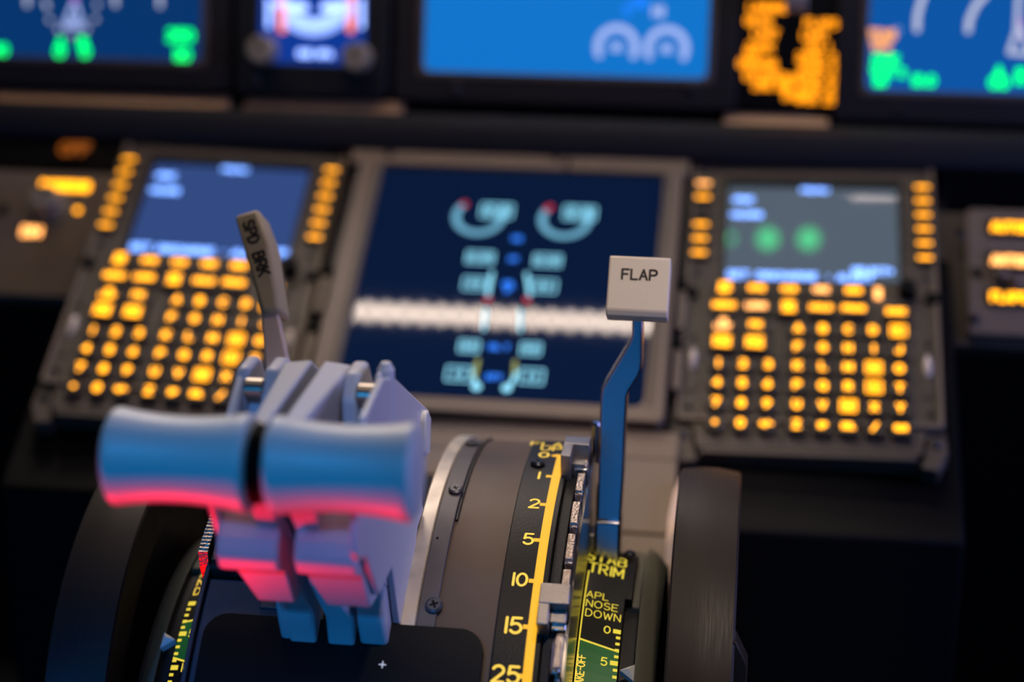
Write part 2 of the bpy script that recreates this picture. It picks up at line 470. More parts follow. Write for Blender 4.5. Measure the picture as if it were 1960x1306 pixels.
# blank strips above the central screen
for (u0, u1, lab) in ((-114, 32.6, 'long blank beige strip above the central square screen, left of the seam'),
                      (34.6, 115, 'short blank beige strip above the central square screen, right of the seam')):
    b = MB(panel); b.box(u0, u1, 104.6, 125.6, -5, 4)
    st = b.build('blank_strip', M['beige'], bevel=1)
    tag(st, lab, 'panel')
    if u0 < 0:
        put_screw(lambda p: panel((p[0] - 88, p[1] + 115.5, p[2] + 4)), st, 3.6)
        put_screw(lambda p: panel((p[0] + 26, p[1] + 115.5, p[2] + 4)), st, 2.6)

# side rails between units and screen (fastener rails)
for s, lab in ((-1, 'dark fastener rail between left keyboard unit and central screen'), (1, 'dark fastener rail between central screen and right keyboard unit')):
    t = thing('fastener_rail', panel((s * 116, -100, 0)), lab, 'rail')
    b = MB(panel)
    x = 116.6 if s > 0 else -111.5
    b.box(x - 3.0, x + 2.6, -118, 106, -14, -6); b.build('rail', M['dark'], t, bevel=.6)
    for v in (-12, -60):
        b = MB(panel); b.box(x - 2.6, x + 2.6, v - 17, v + 14, -8, 3); b.build('clamp', M['beige'], t, bevel=.6)
        b = MB(panel); b.box(x - 2.6, x + 2.6, v + 15, v + 24, -8, 5); b.build('fastener', M['black'], t, bevel=.6)

# ================================================================== lower display
def legend_part(name, fn, mtl, parent, builder):
    b = MB(fn); builder(b); return b.build(name, M[mtl], parent, smooth=False)

def lower_display():
    t = thing('lower_display_unit', panel((0, -105, 0)), 'large square beige-framed screen showing cyan engine symbols in the middle of the stand', 'screen')
    b = MB(panel)
    b.box(-100, 108, -104, 100.4, -12, 2)
    b.build('housing', M['greybrown'], t, bevel=1)
    b = MB(panel)
    o = [(-105, 100.6), (-105.5, -104), (-102, -107.5), (108, -107.5), (111.5, -104), (112, 100.6), (99.6, 100.6), (99, -90), (97, -95), (93, -96.5), (-83, -96.5), (-87, -95), (-89, -90), (-89.6, 100.6)]
    b.prism(o, 0, 9)
    b.build('frame', M['beige'], t, bevel=1)
    for u0, u1 in ((-93.5, -91), (101.5, 103.5)):
        b = MB(panel); b.box(u0, u1, -96, 99, 9, 9.6); b.build('frame_lip', M['greybrown'], t)
    b = MB(panel); b.prism(rrect(-90, 100, -97.5, 100.4, 5), 3, 4); sc = b.build('screen', M['scr_lower'], t, bevel=0)
    # symbols: pixel -> panel coordinates
    n = PN; o0 = panel((0, 0, 4.3)); 
    def Q(x, y):
        p = onplane(x, y, o0, n); return (float(np.dot(p, PU)), float(np.dot(p, PV)))
    def part(name, mtl, paths, wd):
        b = MB(panel); strokes(b, paths, wd, 4.3 + random.random() * .25); return b.build(name, M[mtl], sc, smooth=False)
    def gauge(cx, cy, box):
        c = Q(cx, cy); R = 15.2
        part('gauge_arc', 'e_cyan_dim', [arc(c[0], c[1], R, R, 150, 385, 26)], 4.6)
        part('gauge_mark', 'e_red', [arc(c[0], c[1], R, R, 136, 146, 2)], 4.6)
        c2 = Q(*box)
        part('readout_frame', 'e_cyan', [rectpath(c2[0] - 10, c2[0] + 10, c2[1] - 5.6, c2[1] + 5.6)], 1.3)
        b = MB(panel); text(b, '0.0', c2[0], c2[1], 7, 1.5, 4.5); b.build('readout', M['e_cyan'], sc, smooth=False)
    gauge(917, 414, (951, 404)); gauge(1082, 420, (1110, 408))
    for x, y, w_, h_, s_ in ((990, 457, 4, 4, 'N2'), (983, 497, 4, 4, 'FF'), (973, 550, 7, 7, 'OIL'), (955, 665, 11, 4, 'OIL T'), (945, 722, 6.5, 5, 'QTY')):
        c = Q(x, y)
        if s_ == 'OIL':
            b = MB(panel); text(b, 'OIL', c[0], c[1] + 2.6, 3.6, 1.5, 4.5); text(b, 'P', c[0], c[1] - 2.6, 3.6, 1.5, 4.5)
        else:
            b = MB(panel); text(b, s_, c[0], c[1], 3.4, 1.3, 4.5)
        b.build('caption', M['e_blue'], sc, smooth=False)
    for x, y, w_, h_, s_ in ((919, 493, 17, 9.5, '0.00'), (1048, 499, 17, 9.5, '0.00'), (910, 543, 15, 10, '00'), (1040, 548, 16, 10, '00'),
                             (898, 663, 12, 9, '00'), (1016, 668, 12, 9, '00'), (878, 716, 15, 11, '13'), (1018, 721, 14, 11, '13')):
        c = Q(x, y)
        part('readout_frame', 'e_cyan', [rectpath(c[0] - w_ / 2, c[0] + w_ / 2, c[1] - h_ / 2, c[1] + h_ / 2)], 1.1)
        b = MB(panel); text(b, s_, c[0], c[1], h_ * .5, 1.0, 4.5); b.build('readout', M['e_cyan'], sc, smooth=False)
    for (x0, y0, x1, y1, mt_, wd) in ((942, 522, 934, 565, 'e_cyan', 2.2), (1008, 524, 1014, 565, 'e_cyan', 2.2), (934, 572, 933, 576, 'e_red', 4), (1008, 573, 1009, 577, 'e_red', 4),
                                      (930, 592, 926, 632, 'e_cyan', 2.0), (996, 594, 996, 634, 'e_cyan', 2.0),
                                      (915, 690, 908, 722, 'e_yellow', 2.4), (986, 692, 984, 722, 'e_yellow', 2.4), (903, 712, 912, 738, 'e_cyan', 2.4), (990, 714, 974, 742, 'e_cyan', 2.4)):
        part('pointer_bar', mt_, [[Q(x0, y0), Q(x1, y1)]], wd)
    for x, y in ((912, 741), (970, 744)):
        c = Q(x, y); b = MB(panel); b.add([(c[0] + 3.1 * math.cos(a), c[1] + 3.1 * math.sin(a), 4.7) for a in [k * math.pi / 8 for k in range(16)]], [tuple(range(16))]); b.build('pointer_dot', M['e_cyan'], sc, smooth=False)
lower_display()

# ================================================================== control display units
LET = 'ABCDEFGHIJKLMNOPQRSTUVWXY'
def control_unit(s):
    fn0 = cdu_frame(s)
    side = 'left' if s < 0 else 'right'
    H = 10.0                     # face height above the stand
    fn = lambda p: fn0((p[0], p[1], p[2]))
    t = thing('control_display_unit', fn0((0, -118, -10)),
              {'left': 'keyboard and screen unit left of the central screen, bluish screen partly behind the brake lever',
               'right': 'keyboard and screen unit right of the central screen, grey screen with two green reflections'}[side], 'control unit', 'control display units on the stand')
    # body with cut lower corners
    b = MB(fn)
    b.prism([(-73, 128), (73, 128), (75, 124), (75, -100), (66, -104), (65, -119), (-65, -119), (-66, -104), (-75, -100), (-75, 124)], -16, -6)
    b.build('body', M['greybrown'], t, bevel=1.2)
    b = MB(fn)
    o = [(-78, 131), (78, 131), (78, -96), (68, -102), (66, -110), (-66, -110), (-68, -102), (-78, -96)]
    # face plate around the screen: four bars
    b.box(-77, 77, 108, 130, -1.6, 0); b.box(-77, -56, 17, 108, -1.6, 0); b.box(57, 77, 17, 108, -1.6, 0)
    b.prism([(-77, 17), (77, 17), (77, -94), (67, -101), (65, -116), (-65, -116), (-67, -101), (-77, -94)], -1.6, 0)
    face = b.build('face_plate', M['greybrown'], t, bevel=.3)
    # raised edge rim
    b = MB(fn); ringframe(b, rrect(-78, 78, -97, 131, 3), rrect(-75.5, 75.5, -94.5, 128.5, 2), -3, 2.0); b.build('rim', M['beige'], t, bevel=.5)
    # bottom lugs
    for q in (-1, 1):
        b = MB(fn); b.prism([(q * 66, -99), (q * 79, -97), (q * 80, -112), (q * 74, -126), (q * 64, -124), (q * 68, -108)], -14, -2); b.build('latch_lug', M['greybrown'], t, bevel=.8)
        put_screw(lambda p, q=q: fn((p[0] + q * 73, p[1] - 106, p[2] - 2)), t, 3.2, 'screwgrey')
    b = MB(fn); b.box(-62, 62, -121, -117, -12, 1.0); b.build('bottom_ledge', M['greybrown'], t, bevel=.8)
    # screen with dark bezel
    b = MB(fn); ringframe(b, [(-56.5, 108.5), (57.5, 108.5), (57.5, 16.5), (-56.5, 16.5)], [(-54, 103), (55, 103), (55, 17.5), (-54, 17.5)], -5, .4)
    b.build('bezel', M['groove'], t)
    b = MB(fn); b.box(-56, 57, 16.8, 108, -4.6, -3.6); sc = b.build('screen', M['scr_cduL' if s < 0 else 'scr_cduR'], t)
    def w_(txt, x, y, h, al='l', wd=1.5):
        b = MB(fn); text(b, txt, x, y, h, wd, -3.4, align=al); b.build('screen_text', M['e_blue_text'], sc, smooth=False)
    w_('MENU', 2, 102.0, 4.8, 'c', 1.5)
    w_('<FMC', -51, 91.2, 4.0); w_('<ACARS', -52, 77.6, 4.0)
    w_('SET', -52, 24.4, 5.4); w_('DISCHARGE', -33, 24.2, 5.0, wd=1.6); w_(':', 11, 24.2, 4); w_('ALERT', 17, 24.0, 5.2)
    if s > 0: w_('SELECT>', 26, 30.2, 4.4)
    else: w_('OFF>', 41, 26.5, 4.8)
    # line select keys with engraved leader lines
    for i in range(6):
        y = 98.7 - 12.5 * i
        for q in (-1, 1):
            x = q * 70.6
            b = MB(fn); b.prism(rrect(x - 5.6, x + 5.6, y - 4, y + 4, 1.2, 3), 0, 3.6)
            k = b.build('line_select_key', M['keycap'], t, bevel=.4)
            if not (s > 0 and q < 0 and i == 2):
                b = MB(fn); b.prism(rrect(x - 4.6, x + 4.6, y - 1.25, y + 1.25, .9, 3), 3.5, 3.8)
                mt_ = 'amberpale' if (s > 0 and q < 0 and i == 0) else 'amberkey'
                b.build('legend', M[mt_], k, smooth=False)
            b = MB(fn); b.box(min(x - q * 7, x - q * 13.2), max(x - q * 7, x - q * 13.2), y - .5, y + .5, 0, .12); b.build('leader_line', M['groove'], t, smooth=False)
    # function keys
    rows = [(6.4, [('INIT', 'REF'), ('RTE',), ('CLB',), ('CRZ',), ('DES',)]),
            (-8.3, [('MENU',), ('LEGS',), ('DEP', 'ARR'), ('HOLD',), ('PROG',)]),
            (-23.7, [('N1', 'LIMIT'), ('FIX',)]), (-37.8, [('PREV', 'PAGE'), ('NEXT', 'PAGE')])]
    for y, ks in rows:
        for i, lines in enumerate(ks):
            x = -52.8 + 19.8 * i
            b = MB(fn); b.prism(rrect(x - 8.2, x + 8.2, y - 5.9, y + 5.9, 1.2, 3), 0, 4.2); k = b.build('function_key', M['keycap'], t, bevel=.5)
            b = MB(fn)
            if len(lines) == 1: text(b, lines[0], x, y, 3.6, 1.45, 4.5, sx=1.0)
            else:
                text(b, lines[0], x, y + 2.3, 3.1, 1.25, 4.5, sx=.92); text(b, lines[1], x, y - 2.3, 3.1, 1.25, 4.5, sx=.92)
            mt_ = 'amberpale' if (s > 0 and lines[0] in ('CRZ', 'LEGS', 'N1')) else 'amber'
            b.build('legend', M[mt_], k, smooth=False)
    b = MB(fn); b.prism(rrect(44, 60, -15.5, -4.5, 1.2, 3), 0, 4.2); k = b.build('execute_key', M['keycap'], t, bevel=.5)
    b = MB(fn); text(b, 'EXEC', 52, -10, 3.4, 1.4, 4.5); b.build('legend', M['amber'], k, smooth=False)
    b = MB(fn); b.box(39.5, 43.5, 3.5, 12, 0, 1.2); k = b.build('light_bar', M['amberpale'] if s > 0 else M['keycap'], t)
    b = MB(fn); b.cyl((59, 8.5), 5.6, 0, 8, 24); b.cyl((59, 8.5), 5.6, 8, 9, 24, 4.6); b.build('brightness_knob', M['black'], t)
    # raised key fields with grooves around them
    b = MB(fn)
    b.box(-14.5, 66, -17.4, -16.2, 0, .15); b.box(-15.4, -14.2, -114, -17, 0, .15); b.box(-63, -15, -47, -45.8, 0, .15)
    b.build('field_groove', M['groove'], t, smooth=False)
    # letters
    extra = ['Z', 'SP', 'DEL', '/', 'CLR']
    for r in range(6):
        for c in range(5):
            x = -7.1 + 15 * c; y = -25.7 - 14.9 * r
            lg = LET[r * 5 + c] if r < 5 else extra[c]
            b = MB(fn); b.prism(rrect(x - 5.7, x + 5.7, y - 5.4, y + 5.4, 1.4, 3), 0, 4.4); k = b.build('letter_key', M['keycap'], t, bevel=.5)
            b = MB(fn)
            if len(lg) == 1: text(b, lg, x, y, 5.0, 1.7, 4.7)
            else: text(b, lg, x, y, 3.3, 1.5, 4.7, sx=.85)
            if lg in 'ENSW' and len(lg) == 1: strokes(b, [rectpath(x - 4.3, x + 4.3, y - 4.1, y + 4.1)], 1.1, 4.75)
            b.build('legend', M['amber'], k, smooth=False)
    nums = ['1', '2', '3', '4', '5', '6', '7', '8', '9', '.', '0', '+/-']
    for i, lg in enumerate(nums):
        x = -54.6 + 15 * (i % 3); y = -55.3 - 15.1 * (i // 3)
        b = MB(fn); b.cyl((x, y), 5.9, 0, 3.6, 20); b.cyl((x, y), 5.9, 3.6, 4.4, 20, 5.2); k = b.build('number_key', M['keycap'], t)
        b = MB(fn)
        if lg == '.': b.cyl((x, y), 1.5, 4.5, 4.8, 12)
        else: text(b, lg, x, y, 5.0 if len(lg) == 1 else 3.6, 1.7, 4.7, sx=1 if len(lg) == 1 else .8)
        b.build('legend', M['amber'], k, smooth=False)
    # annunciator lenses
    for q in (-1, 1):
        b = MB(fn); b.box(q * 70 - 3.6, q * 70 + 3.6, -74, -38, 0, .8); a = b.build('annunciator_strip', M['greybrown'], t, bevel=.3)
        rings = []
        for i in range(9):
            y = -58 + 16 * i / 8; rr = 2.6 * math.sqrt(max(0.03, 1 - ((i - 4) / 4.3) ** 2))
            rings.append([(q * 70 + rr * math.cos(a_), y, .8 + max(0, rr * math.sin(a_))) for a_ in [k_ * math.pi / 6 for k_ in range(12)]])
        b = MB(fn); b.loft(rings); b.build('lens', M['lens'], a)
        for y in (-32, -86):
            put_screw(lambda p, q=q, y=y: fn((p[0] + q * 70.5, p[1] + y, p[2])), t, 1.8)
    for x, y in ((-71, 22), (71, 22), (-71, 118), (71, 118)):
        put_screw(lambda p, x=x, y=y: fn((p[0] + x, p[1] + y, p[2])), t, 2.4, 'screwgrey')
    for q in (-1, 1):
        for y in (4, 122):
            b = MB(fn); b.box(q * 75 - 5, q * 75 + 5, y - 4, y + 4, -1, 3); b.build('corner_clamp', M['black'], t, bevel=1)
control_unit(-1); control_unit(1)

# ================================================================== main instrument panel above
LEAN = math.radians(12)
MV = np.array([0, math.sin(LEAN), math.cos(LEAN)]); MN = np.array([0, -math.cos(LEAN), math.sin(LEAN)])
MO = np.array([0, 130.0, 115.0])
main = frame(MO, PU, MV, MN)
def QM(x, y, off=0.0):
    p = onplane(x, y, MO + MN * off, MN); return (float(p[0]), float(np.dot(p - MO, MV)))
b = MB(main); b.box(-430, 430, -40, 260, -16, -4)
tag(b.build('instrument_panel', M['black'], bevel=1), 'black upright instrument panel that holds the upper row of screens', 'panel')

def display(name, u0, u1, v0, v1, glass, label, cat='screen', bot=20, group='upper row display units'):
    t = thing(name, main(((u0 + u1) / 2, v0 - bot, 0)), label, cat, group)
    b = MB(main); ringframe(b, rrect(u0 - 20, u1 + 20, v0 - bot, v1 + 20, 3), rrect(u0 - 4, u1 + 4, v0 - 4, v1 + 4, 4), -4, 8); b.build('bezel', M['dubezel'], t, bevel=1)
    b = MB(main); ringframe(b, rrect(u0 - 4.5, u1 + 4.5, v0 - 4.5, v1 + 4.5, 4), rrect(u0, u1, v0, v1, 5), 0, 9); b.build('bezel_edge', M['dubevel'], t, bevel=1)
    b = MB(main); b.prism(rrect(u0 - 1, u1 + 1, v0 - 1, v1 + 1, 5), 2, 4); sc = b.build('screen', glass, t)
    put_screw(lambda p: main((p[0] + u0 + 22, p[1] + v0 - bot + 8, p[2] + 8)), t, 3.2)
    put_screw(lambda p: main((p[0] + u1 - 10, p[1] + v0 - bot + 12, p[2] + 8)), t, 3.2)
    return t, sc
def mark(sc, name, mtl, paths, wd):
    b = MB(main); strokes(b, paths, wd, 4.4 + random.random() * .3, n=12); return b.build(name, M[mtl], sc, smooth=False)
def mtext(sc, s_, px, py, h, wd, mtl, sx=1.0):
    c = QM(px, py, 4.5); b = MB(main); text(b, s_, c[0], c[1], h, wd, 4.6, sx=sx); b.build('screen_text', M[mtl], sc, smooth=False)
Lb = QM(387, 118, 4)
t, sc = display('display_unit', Lb[0] - 185, Lb[0], Lb[1], Lb[1] + 190, M['scr_left'], 'dark blue flight screen at upper left with green readouts')
for x0, y0, x1, y1 in ((52, -20, 52, 8), (95, 37, 95, 38), (87, 5, 90, 12), (186, 8, 186, 9), (182, 36, 182, 37), (166, 56, 166, 57), (112, 56, 112, 57), (139, 66, 139, 67), (219, -20, 221, 8), (306, -20, 306, 10)):
    mark(sc, 'compass_mark', 'e_white', [[QM(x0, y0, 4.5), QM(x1, y1 + .5, 4.5)]], 3.2)
mark(sc, 'aircraft_symbol', 'e_lav', [[QM(143, 0, 4.5), QM(122, 50, 4.5), QM(158, 50, 4.5), QM(143, 0, 4.5)], [QM(128, 40, 4.5), QM(152, 40, 4.5)]], 2.6)
mark(sc, 'track_line', 'e_magenta', [[QM(143, -20, 4.5), QM(143, 2, 4.5)]], 2.6)
mtext(sc, '00', 0, 95, 6, 2.2, 'e_green'); mtext(sc, 'A', 116, 83, 6, 2.6, 'e_green'); mtext(sc, 'O', 114, 98, 6, 2.6, 'e_green')
mtext(sc, 'B', 159, 83, 6, 2.6, 'e_green'); mtext(sc, 'D', 164, 98, 6, 2.6, 'e_green')
mtext(sc, '250', 345, 68, 7, 2.4, 'e_green'); mtext(sc, '110', 349, 105, 7, 2.4, 'e_green')
Cl = QM(812, 133, 4); Cr = QM(1352, 154, 4)
t, sc = display('display_unit', Cl[0], Cr[0], (Cl[1] + Cr[1]) / 2, (Cl[1] + Cr[1]) / 2 + 190, M['scr_centre'], 'bright blue engine screen at upper centre with two pale arcs')
for cx, cy in ((1180, 90), (1276, 93)):
    c = QM(cx, cy, 4.5)
    mark(sc, 'gauge_arc', 'e_lav', [arc(c[0], c[1], 12.8, 12.8, -25, 205, 24)], 4.6)
    mtext(sc, '00', cx, cy, 4.6, 1.6, 'e_lav')
mtext(sc, 'N1', 1260, 22, 6, 2.0, 'e_lav'); mtext(sc, '5', 1200, 20, 6, 1.2, 'e_blue'); mtext(sc, '00', 1225, 5, 6, 1.4, 'e_blue')
Rl = QM(1656, 172, 4)
t, sc = display('display_unit', Rl[0], Rl[0] + 185, Rl[1], Rl[1] + 190, M['scr_right'], 'blue flight screen at upper right with thick white curved lines')
for pts in (((1778, -30), (1764, 0), (1756, 30), (1755, 56)), ((1895, -20), (1868, 10), (1855, 38), (1853, 58))):
    mark(sc, 'heading_arc', 'e_white', [[QM(x, y, 4.5) for x, y in pts]], 4.2)
mark(sc, 'aircraft_symbol', 'e_white', [[QM(1950, -10, 4.5), QM(1946, 60, 4.5), QM(1932, 100, 4.5), QM(1975, 104, 4.5), QM(1950, 50, 4.5)]], 3.2)
mark(sc, 'track_line', 'e_magenta', [[QM(1954, 40, 4.5), QM(1954, 70, 4.5)]], 2.6)
mtext(sc, 'TCAS', 1688, 66, 5, 2.2, 'e_orange'); mtext(sc, 'TFC', 1686, 88, 5, 2.2, 'e_orange')
mtext(sc, 'DME', 1696, 116, 6, 2.0, 'e_green'); mtext(sc, 'VOR 2', 1700, 138, 5, 1.8, 'e_green'); mtext(sc, '110', 1685, 155, 5, 2.2, 'e_green'); mtext(sc, '10.0', 1768, 154, 6, 2.0, 'e_green')
mtext(sc, 'A', 1912, 138, 6, 2.4, 'e_green'); mtext(sc, 'OO', 1912, 158, 6, 2.4, 'e_green'); mtext(sc, 'B', 1955, 146, 8, 2.4, 'e_green')
mtext(sc, 'O', 1718, 58, 4, .6, 'e_lav')

# standby instrument
Sl = QM(492, 120, 4); Sr = QM(706, 118, 4)
t = thing('standby_instrument', main(((Sl[0] + Sr[0]) / 2, Sl[1] - 22, 0)), 'small square standby instrument with white dial marks and two knobs at upper left', 'instrument')
v0 = Sl[1]
b = MB(main); ringframe(b, rrect(Sl[0] - 14, Sr[0] + 14, v0 - 22, v0 + 110, 6), rrect(Sl[0] + 2, Sr[0] - 2, v0, v0 + 96, 10), -4, 10); b.build('case', M['dark'], t, bevel=1)
b = MB(main); b.prism(rrect(Sl[0], Sr[0], v0 - 2, v0 + 98, 8), 2, 4); sc = b.build('screen', M['scr_standby'], t)
cc = QM(601, -20, 4.5)
for k in range(27):
    a = math.radians(-160 + 140 * k / 26)
    mark(sc, 'dial_mark', 'e_standby', [[(cc[0] + 20 * math.cos(a), cc[1] + 20 * math.sin(a)), (cc[0] + 31 * math.cos(a), cc[1] + 31 * math.sin(a))]], 1.5)
for x in (538, 673): mark(sc, 'red_bar', 'e_salmon', [[QM(x, -20, 4.7), QM(x + (2 if x < 600 else -2), 55, 4.7)]], 6)
mark(sc, 'white_bar', 'e_standby', [[QM(552, 12, 4.7), QM(582, 14, 4.7)]], 6); mark(sc, 'white_bar', 'e_standby', [[QM(622, 14, 4.7), QM(650, 12, 4.7)]], 6)
for x in (515, 692): mark(sc, 'side_mark', 'e_standby', [[QM(x, 0, 4.6), QM(x, 50, 4.6)]], 3)
mtext(sc, '1013 HPA', 603, 103, 4.2, 1.4, 'e_standby')
for x, y in ((505, 96), (686, 110)):
    c = QM(x, y, 14)
    b = MB(main); b.cyl(c, 9.5, 9, 24, 24); b.cyl(c, 9.5, 24, 26, 24, 8); kb = b.build('knob', M['knobgrey'], t)
    b = MB(main); b.box(c[0] - 1, c[0] + 1, c[1], c[1] + 8, 26, 26.6); b.build('pointer_line', M['groove'], kb)
put_screw(lambda p: main((p[0] + Sl[0] + 0, p[1] + v0 - 12, p[2] + 10)), t, 3.6, 'screwgrey')

# landing gear panel with backlit lettering
gl = QM(1398, 196, 0); gr = QM(1608, 200, 0)
t = thing('gear_lever_panel', main(((gl[0] + gr[0]) / 2, gl[1] - 4, 0)), 'narrow black panel crowded with orange lit lettering between the upper centre and right screens', 'panel')
b = MB(main); b.prism(rrect(gl[0], gr[0], gl[1] - 4, gl[1] + 150, 3), -4, 5); b.build('plate', M['black'], t, bevel=1)
rowsg = [(1470, 15, 'LANDING'), (1452, 40, 'GEAR'), (1466, 65, 'LIMIT'), (1455, 90, '270K'), (1440, 100, 'IAS'), (1450, 122, 'OPERATING'), (1462, 145, 'EXTEND'), (1478, 164, '270K .82M'),
         (1572, 45, 'FLAPS'), (1560, 68, 'LIMIT'), (1566, 90, 'IAS 1'), (1562, 110, '250K 2'), (1566, 130, '250K 5'), (1565, 150, '210K 10'), (1564, 170, '200K 15'), (1562, 190, '195K 25'), (1520, 184, '190K'), (1516, 150, '165')]
for x, y, s_ in rowsg:
    c = QM(x, y, 5.4); b = MB(main); text(b, s_, c[0], c[1], 5.0, 1.4, 5.4, sx=max(.5, min(1.0, 25 / text_width(s_, 5)))); b.build('lettering', M['ambergear'], t, smooth=False)
c = QM(1522, 20, 10)
b = MB(main); b.cyl((c[0], c[1] + 6), 4, 4, 30, 16); b.build('gear_lever_stem', M['knobgrey'], t)
b = MB(main); b.loft([[(c[0] + x_, c[1] + 6 + 9 * math.cos(a), 34 + 9 * math.sin(a)) for a in [k * math.pi / 8 for k in range(16)]] for x_ in (-7, 7)]); b.build('gear_lever_wheel', M['knobgrey'], t, bevel=1)

# padded roll and tan lower edge of the main panel
b = MB()
prof = [(96, 66), (96, 78), (100, 85), (108, 89), (118, 88), (124, 80), (124, 66), (110, 62)]
b.prism(prof, -430, 430, axis=0)
tag(b.build('padded_roll', M['roll'], bevel=3, seg=3), 'dark padded roll running across above the stand and below the upper screens', 'trim')
for x0, x1, lab, mt_ in ((-430, -208, 'tan metal edging strip below the upper left screen', 'tan'), (-196, -84, 'tan metal edging strip below the standby instrument', 'tan'), (136, 206, 'tan metal edging strip below the orange lettered panel', 'tan')):
    b = MB(); b.prism([(115, 82), (115, 85), (125, 93), (130, 93), (130, 82)], x0, x1, axis=0); tag(b.build('edging_strip', M[mt_], bevel=1.5), lab, 'trim')

# ---- left lower panel with rotary knob
SY = 70.0
SL = math.radians(42)
SO = np.array([0, SY, 40.0]); SV = np.array([0, math.sin(SL), math.cos(SL)]); SN = np.array([0, -math.cos(SL), math.sin(SL)])
slope = frame(SO, (1, 0, 0), SV, SN)
def QS(x, y, off=0.0):
    p = onplane(x, y, SO + SN * off, SN); return (float(p[0]), float(np.dot(p - SO, SV)))
a0 = QS(205, 575); a1 = QS(205, 335)
t = thing('light_control_panel', slope((-340, a0[1], 0)), 'beige panel with grey rotary knob and orange lettering left of the left keyboard unit', 'panel')
b = MB(slope); b.prism(rrect(-440, a0[0] - 2, a0[1], a1[1], 5), -10, 2); b.build('plate', M['beige'], t, bevel=1)
c = QS(100, 400)
b = MB(slope); b.cyl(c, 13, 2, 5, 28); b.cyl(c, 9, 5, 17, 24); b.cyl(c, 9, 17, 19, 24, 8); kb = b.build('knob', M['knobgrey'], t)
b = MB(slope); b.box(c[0] - 1.1, c[0] + 1.1, c[1], c[1] + 8.5, 19, 19.8); b.build('pointer_line', M['groove'], kb)
def stext(parent, s_, px, py, h, wd, mtl='amber', mx=100):
    c = QS(px, py, 2.5); b = MB(slope)
    k = min(1.0, mx / text_width(s_, h)); text(b, s_, c[0], c[1], h, wd, 2.5, sx=k); b.build('lettering', M[mtl], parent, smooth=False)
stext(t, 'BACKGROUND', 125, 356, 6, 1.8, mx=34); stext(t, '.', 150, 392, 9, 4); stext(t, 'DIM', 60, 443, 6, 2, 'amberpale'); stext(t, '.', 131, 464, 3, 1.6, 'amberdim')
put_screw(lambda p: slope((p[0] + QS(8, 405)[0], p[1] + QS(8, 405)[1], p[2] + 2)), t, 4.4)
t = thing('switch_guard_box', slope((-300, a1[1] + 4, 0)), 'black recess with a dim orange lit caption above the beige knob panel', 'panel')
b = MB(slope); b.box(-440, a0[0] + 4, a1[1] + 2, a1[1] + 36, -14, -6); b.build('plate', M['black'], t, bevel=1)
stext(t, 'OFF', 143, 285, 8, 3, 'amberdim')

# ---- right lower panel with three captions
a0 = QS(1795, 655); a1 = QS(1795, 400)
t = thing('backlit_caption_panel', slope((330, a0[1], 0)), 'beige side panel with three orange captions right of the right keyboard unit', 'panel')
b = MB(slope); b.prism(rrect(QS(1850, 500)[0], 440, a0[1] + 4, a1[1] - 2, 3), -10, 6); b.build('plate', M['beige'], t, bevel=1)
b = MB(slope); b.box(QS(1790, 500)[0], 440, a0[1], a1[1], -14, -4); b.build('mounting_plate', M['greybrown'], t, bevel=1)
for y in (438, 502, 572):
    c = QS(1932, y, 6); b = MB(slope); b.box(c[0] - 14, 440, c[1] - 6, c[1] + 6, 5, 8); cb = b.build('caption_block', M['groove'], t, bevel=.6)
    b = MB(slope); text(b, {438: 'AUTOBRAKE', 502: 'ANTISKID', 572: 'FLAPS'}[y], c[0] - 11, c[1], 5.4, 1.8, 8.5, align='l', sx=.95); b.build('lettering', M['amber' if y != 502 else 'amberpale'], cb, smooth=False)
for x, y in ((1866, 530), (1862, 620), (1836, 455)):
    put_screw(lambda p, x=x, y=y: slope((p[0] + QS(x, y)[0], p[1] + QS(x, y)[1], p[2] + 6)), t, 3.4)
for x, y in ((1912, 528), (1940, 540)):
    c = QS(x, y, 8); b = MB(slope); b.cyl(c, 4, 5, 14, 16); b.build('toggle', M['steelbolt'], t, bevel=.6)

# ================================================================== throttle quadrant drum
t = thing('quadrant_drum', (0, PY, PZ - 30), 'curved brown-grey metal drum of the throttle quadrant with riveted strap', 'quadrant')
DR = t
b = MB(D); arcband(b, 17.5, 75, 15, 142, 60, 181); b.build('drum_skin', M['drum'], t, bevel=.6)
b = MB(D); arcband(b, 10, 17.6, 15, 142, 60, 182.5); b.build('bare_flange', M['flange'], t, bevel=.8)
b = MB(D); arcband(b, 17.8, 26.2, 53, 101, 181, 183.0); st = b.build('strap', M['strap'], t, bevel=.4)
b = MB(); b.tube([D((27.0, a, 181.6)) for a in np.linspace(73, 110, 24)], .7, 6); b.build('edge_wire', M['groove'], t)
put_screw(dfn(23.3, 79.6, 183.2), t, 3.5, 'screwgrey'); put_screw(dfn(24.6, 56.6, 183.2), t, 4.0, 'screwgrey'); put_screw(dfn(22.4, 97.5, 183.2), t, 3.4, 'screwgrey')
put_screw(dfn(20.3, 68.6, 183.0), t, .7, 'screw', .4)
# inner shaft-side body between the lever slots, left of the flange
b = MB(D); arcband(b, -80, 9, 15, 59.2, 60, 181.5); b.build('lower_skin', M['padbase'], t, bevel=1)
b = MB(D); arcband(b, -48, 9, 59, 140, 60, 160); b.build('slot_bed', M['black'], t)
b = MB(D); arcband(b, -82.5, -80.4, 15, 61, 120, 183.5); b.build('left_skin_edge', M['padbase'], t, bevel=.4)
b = MB(D); arcband(b, -54, -40, 54.6, 58.6, 181.4, 182.6); b.build('slot_tab', M['strap'], t, bevel=.5)
put_screw(dfn(-46.8, 57.1, 182.6), t, 3.4)
for x in (-24.8, -11.5, -2): 
    b = MB(D); arcband(b, x, x + 1.2, 54, 75, 160, 182.2); b.build('slot_divider', M['strap'], t, bevel=.2)
put_screw(dfn(-2.5, 57.2, 181.6), t, 3.2)
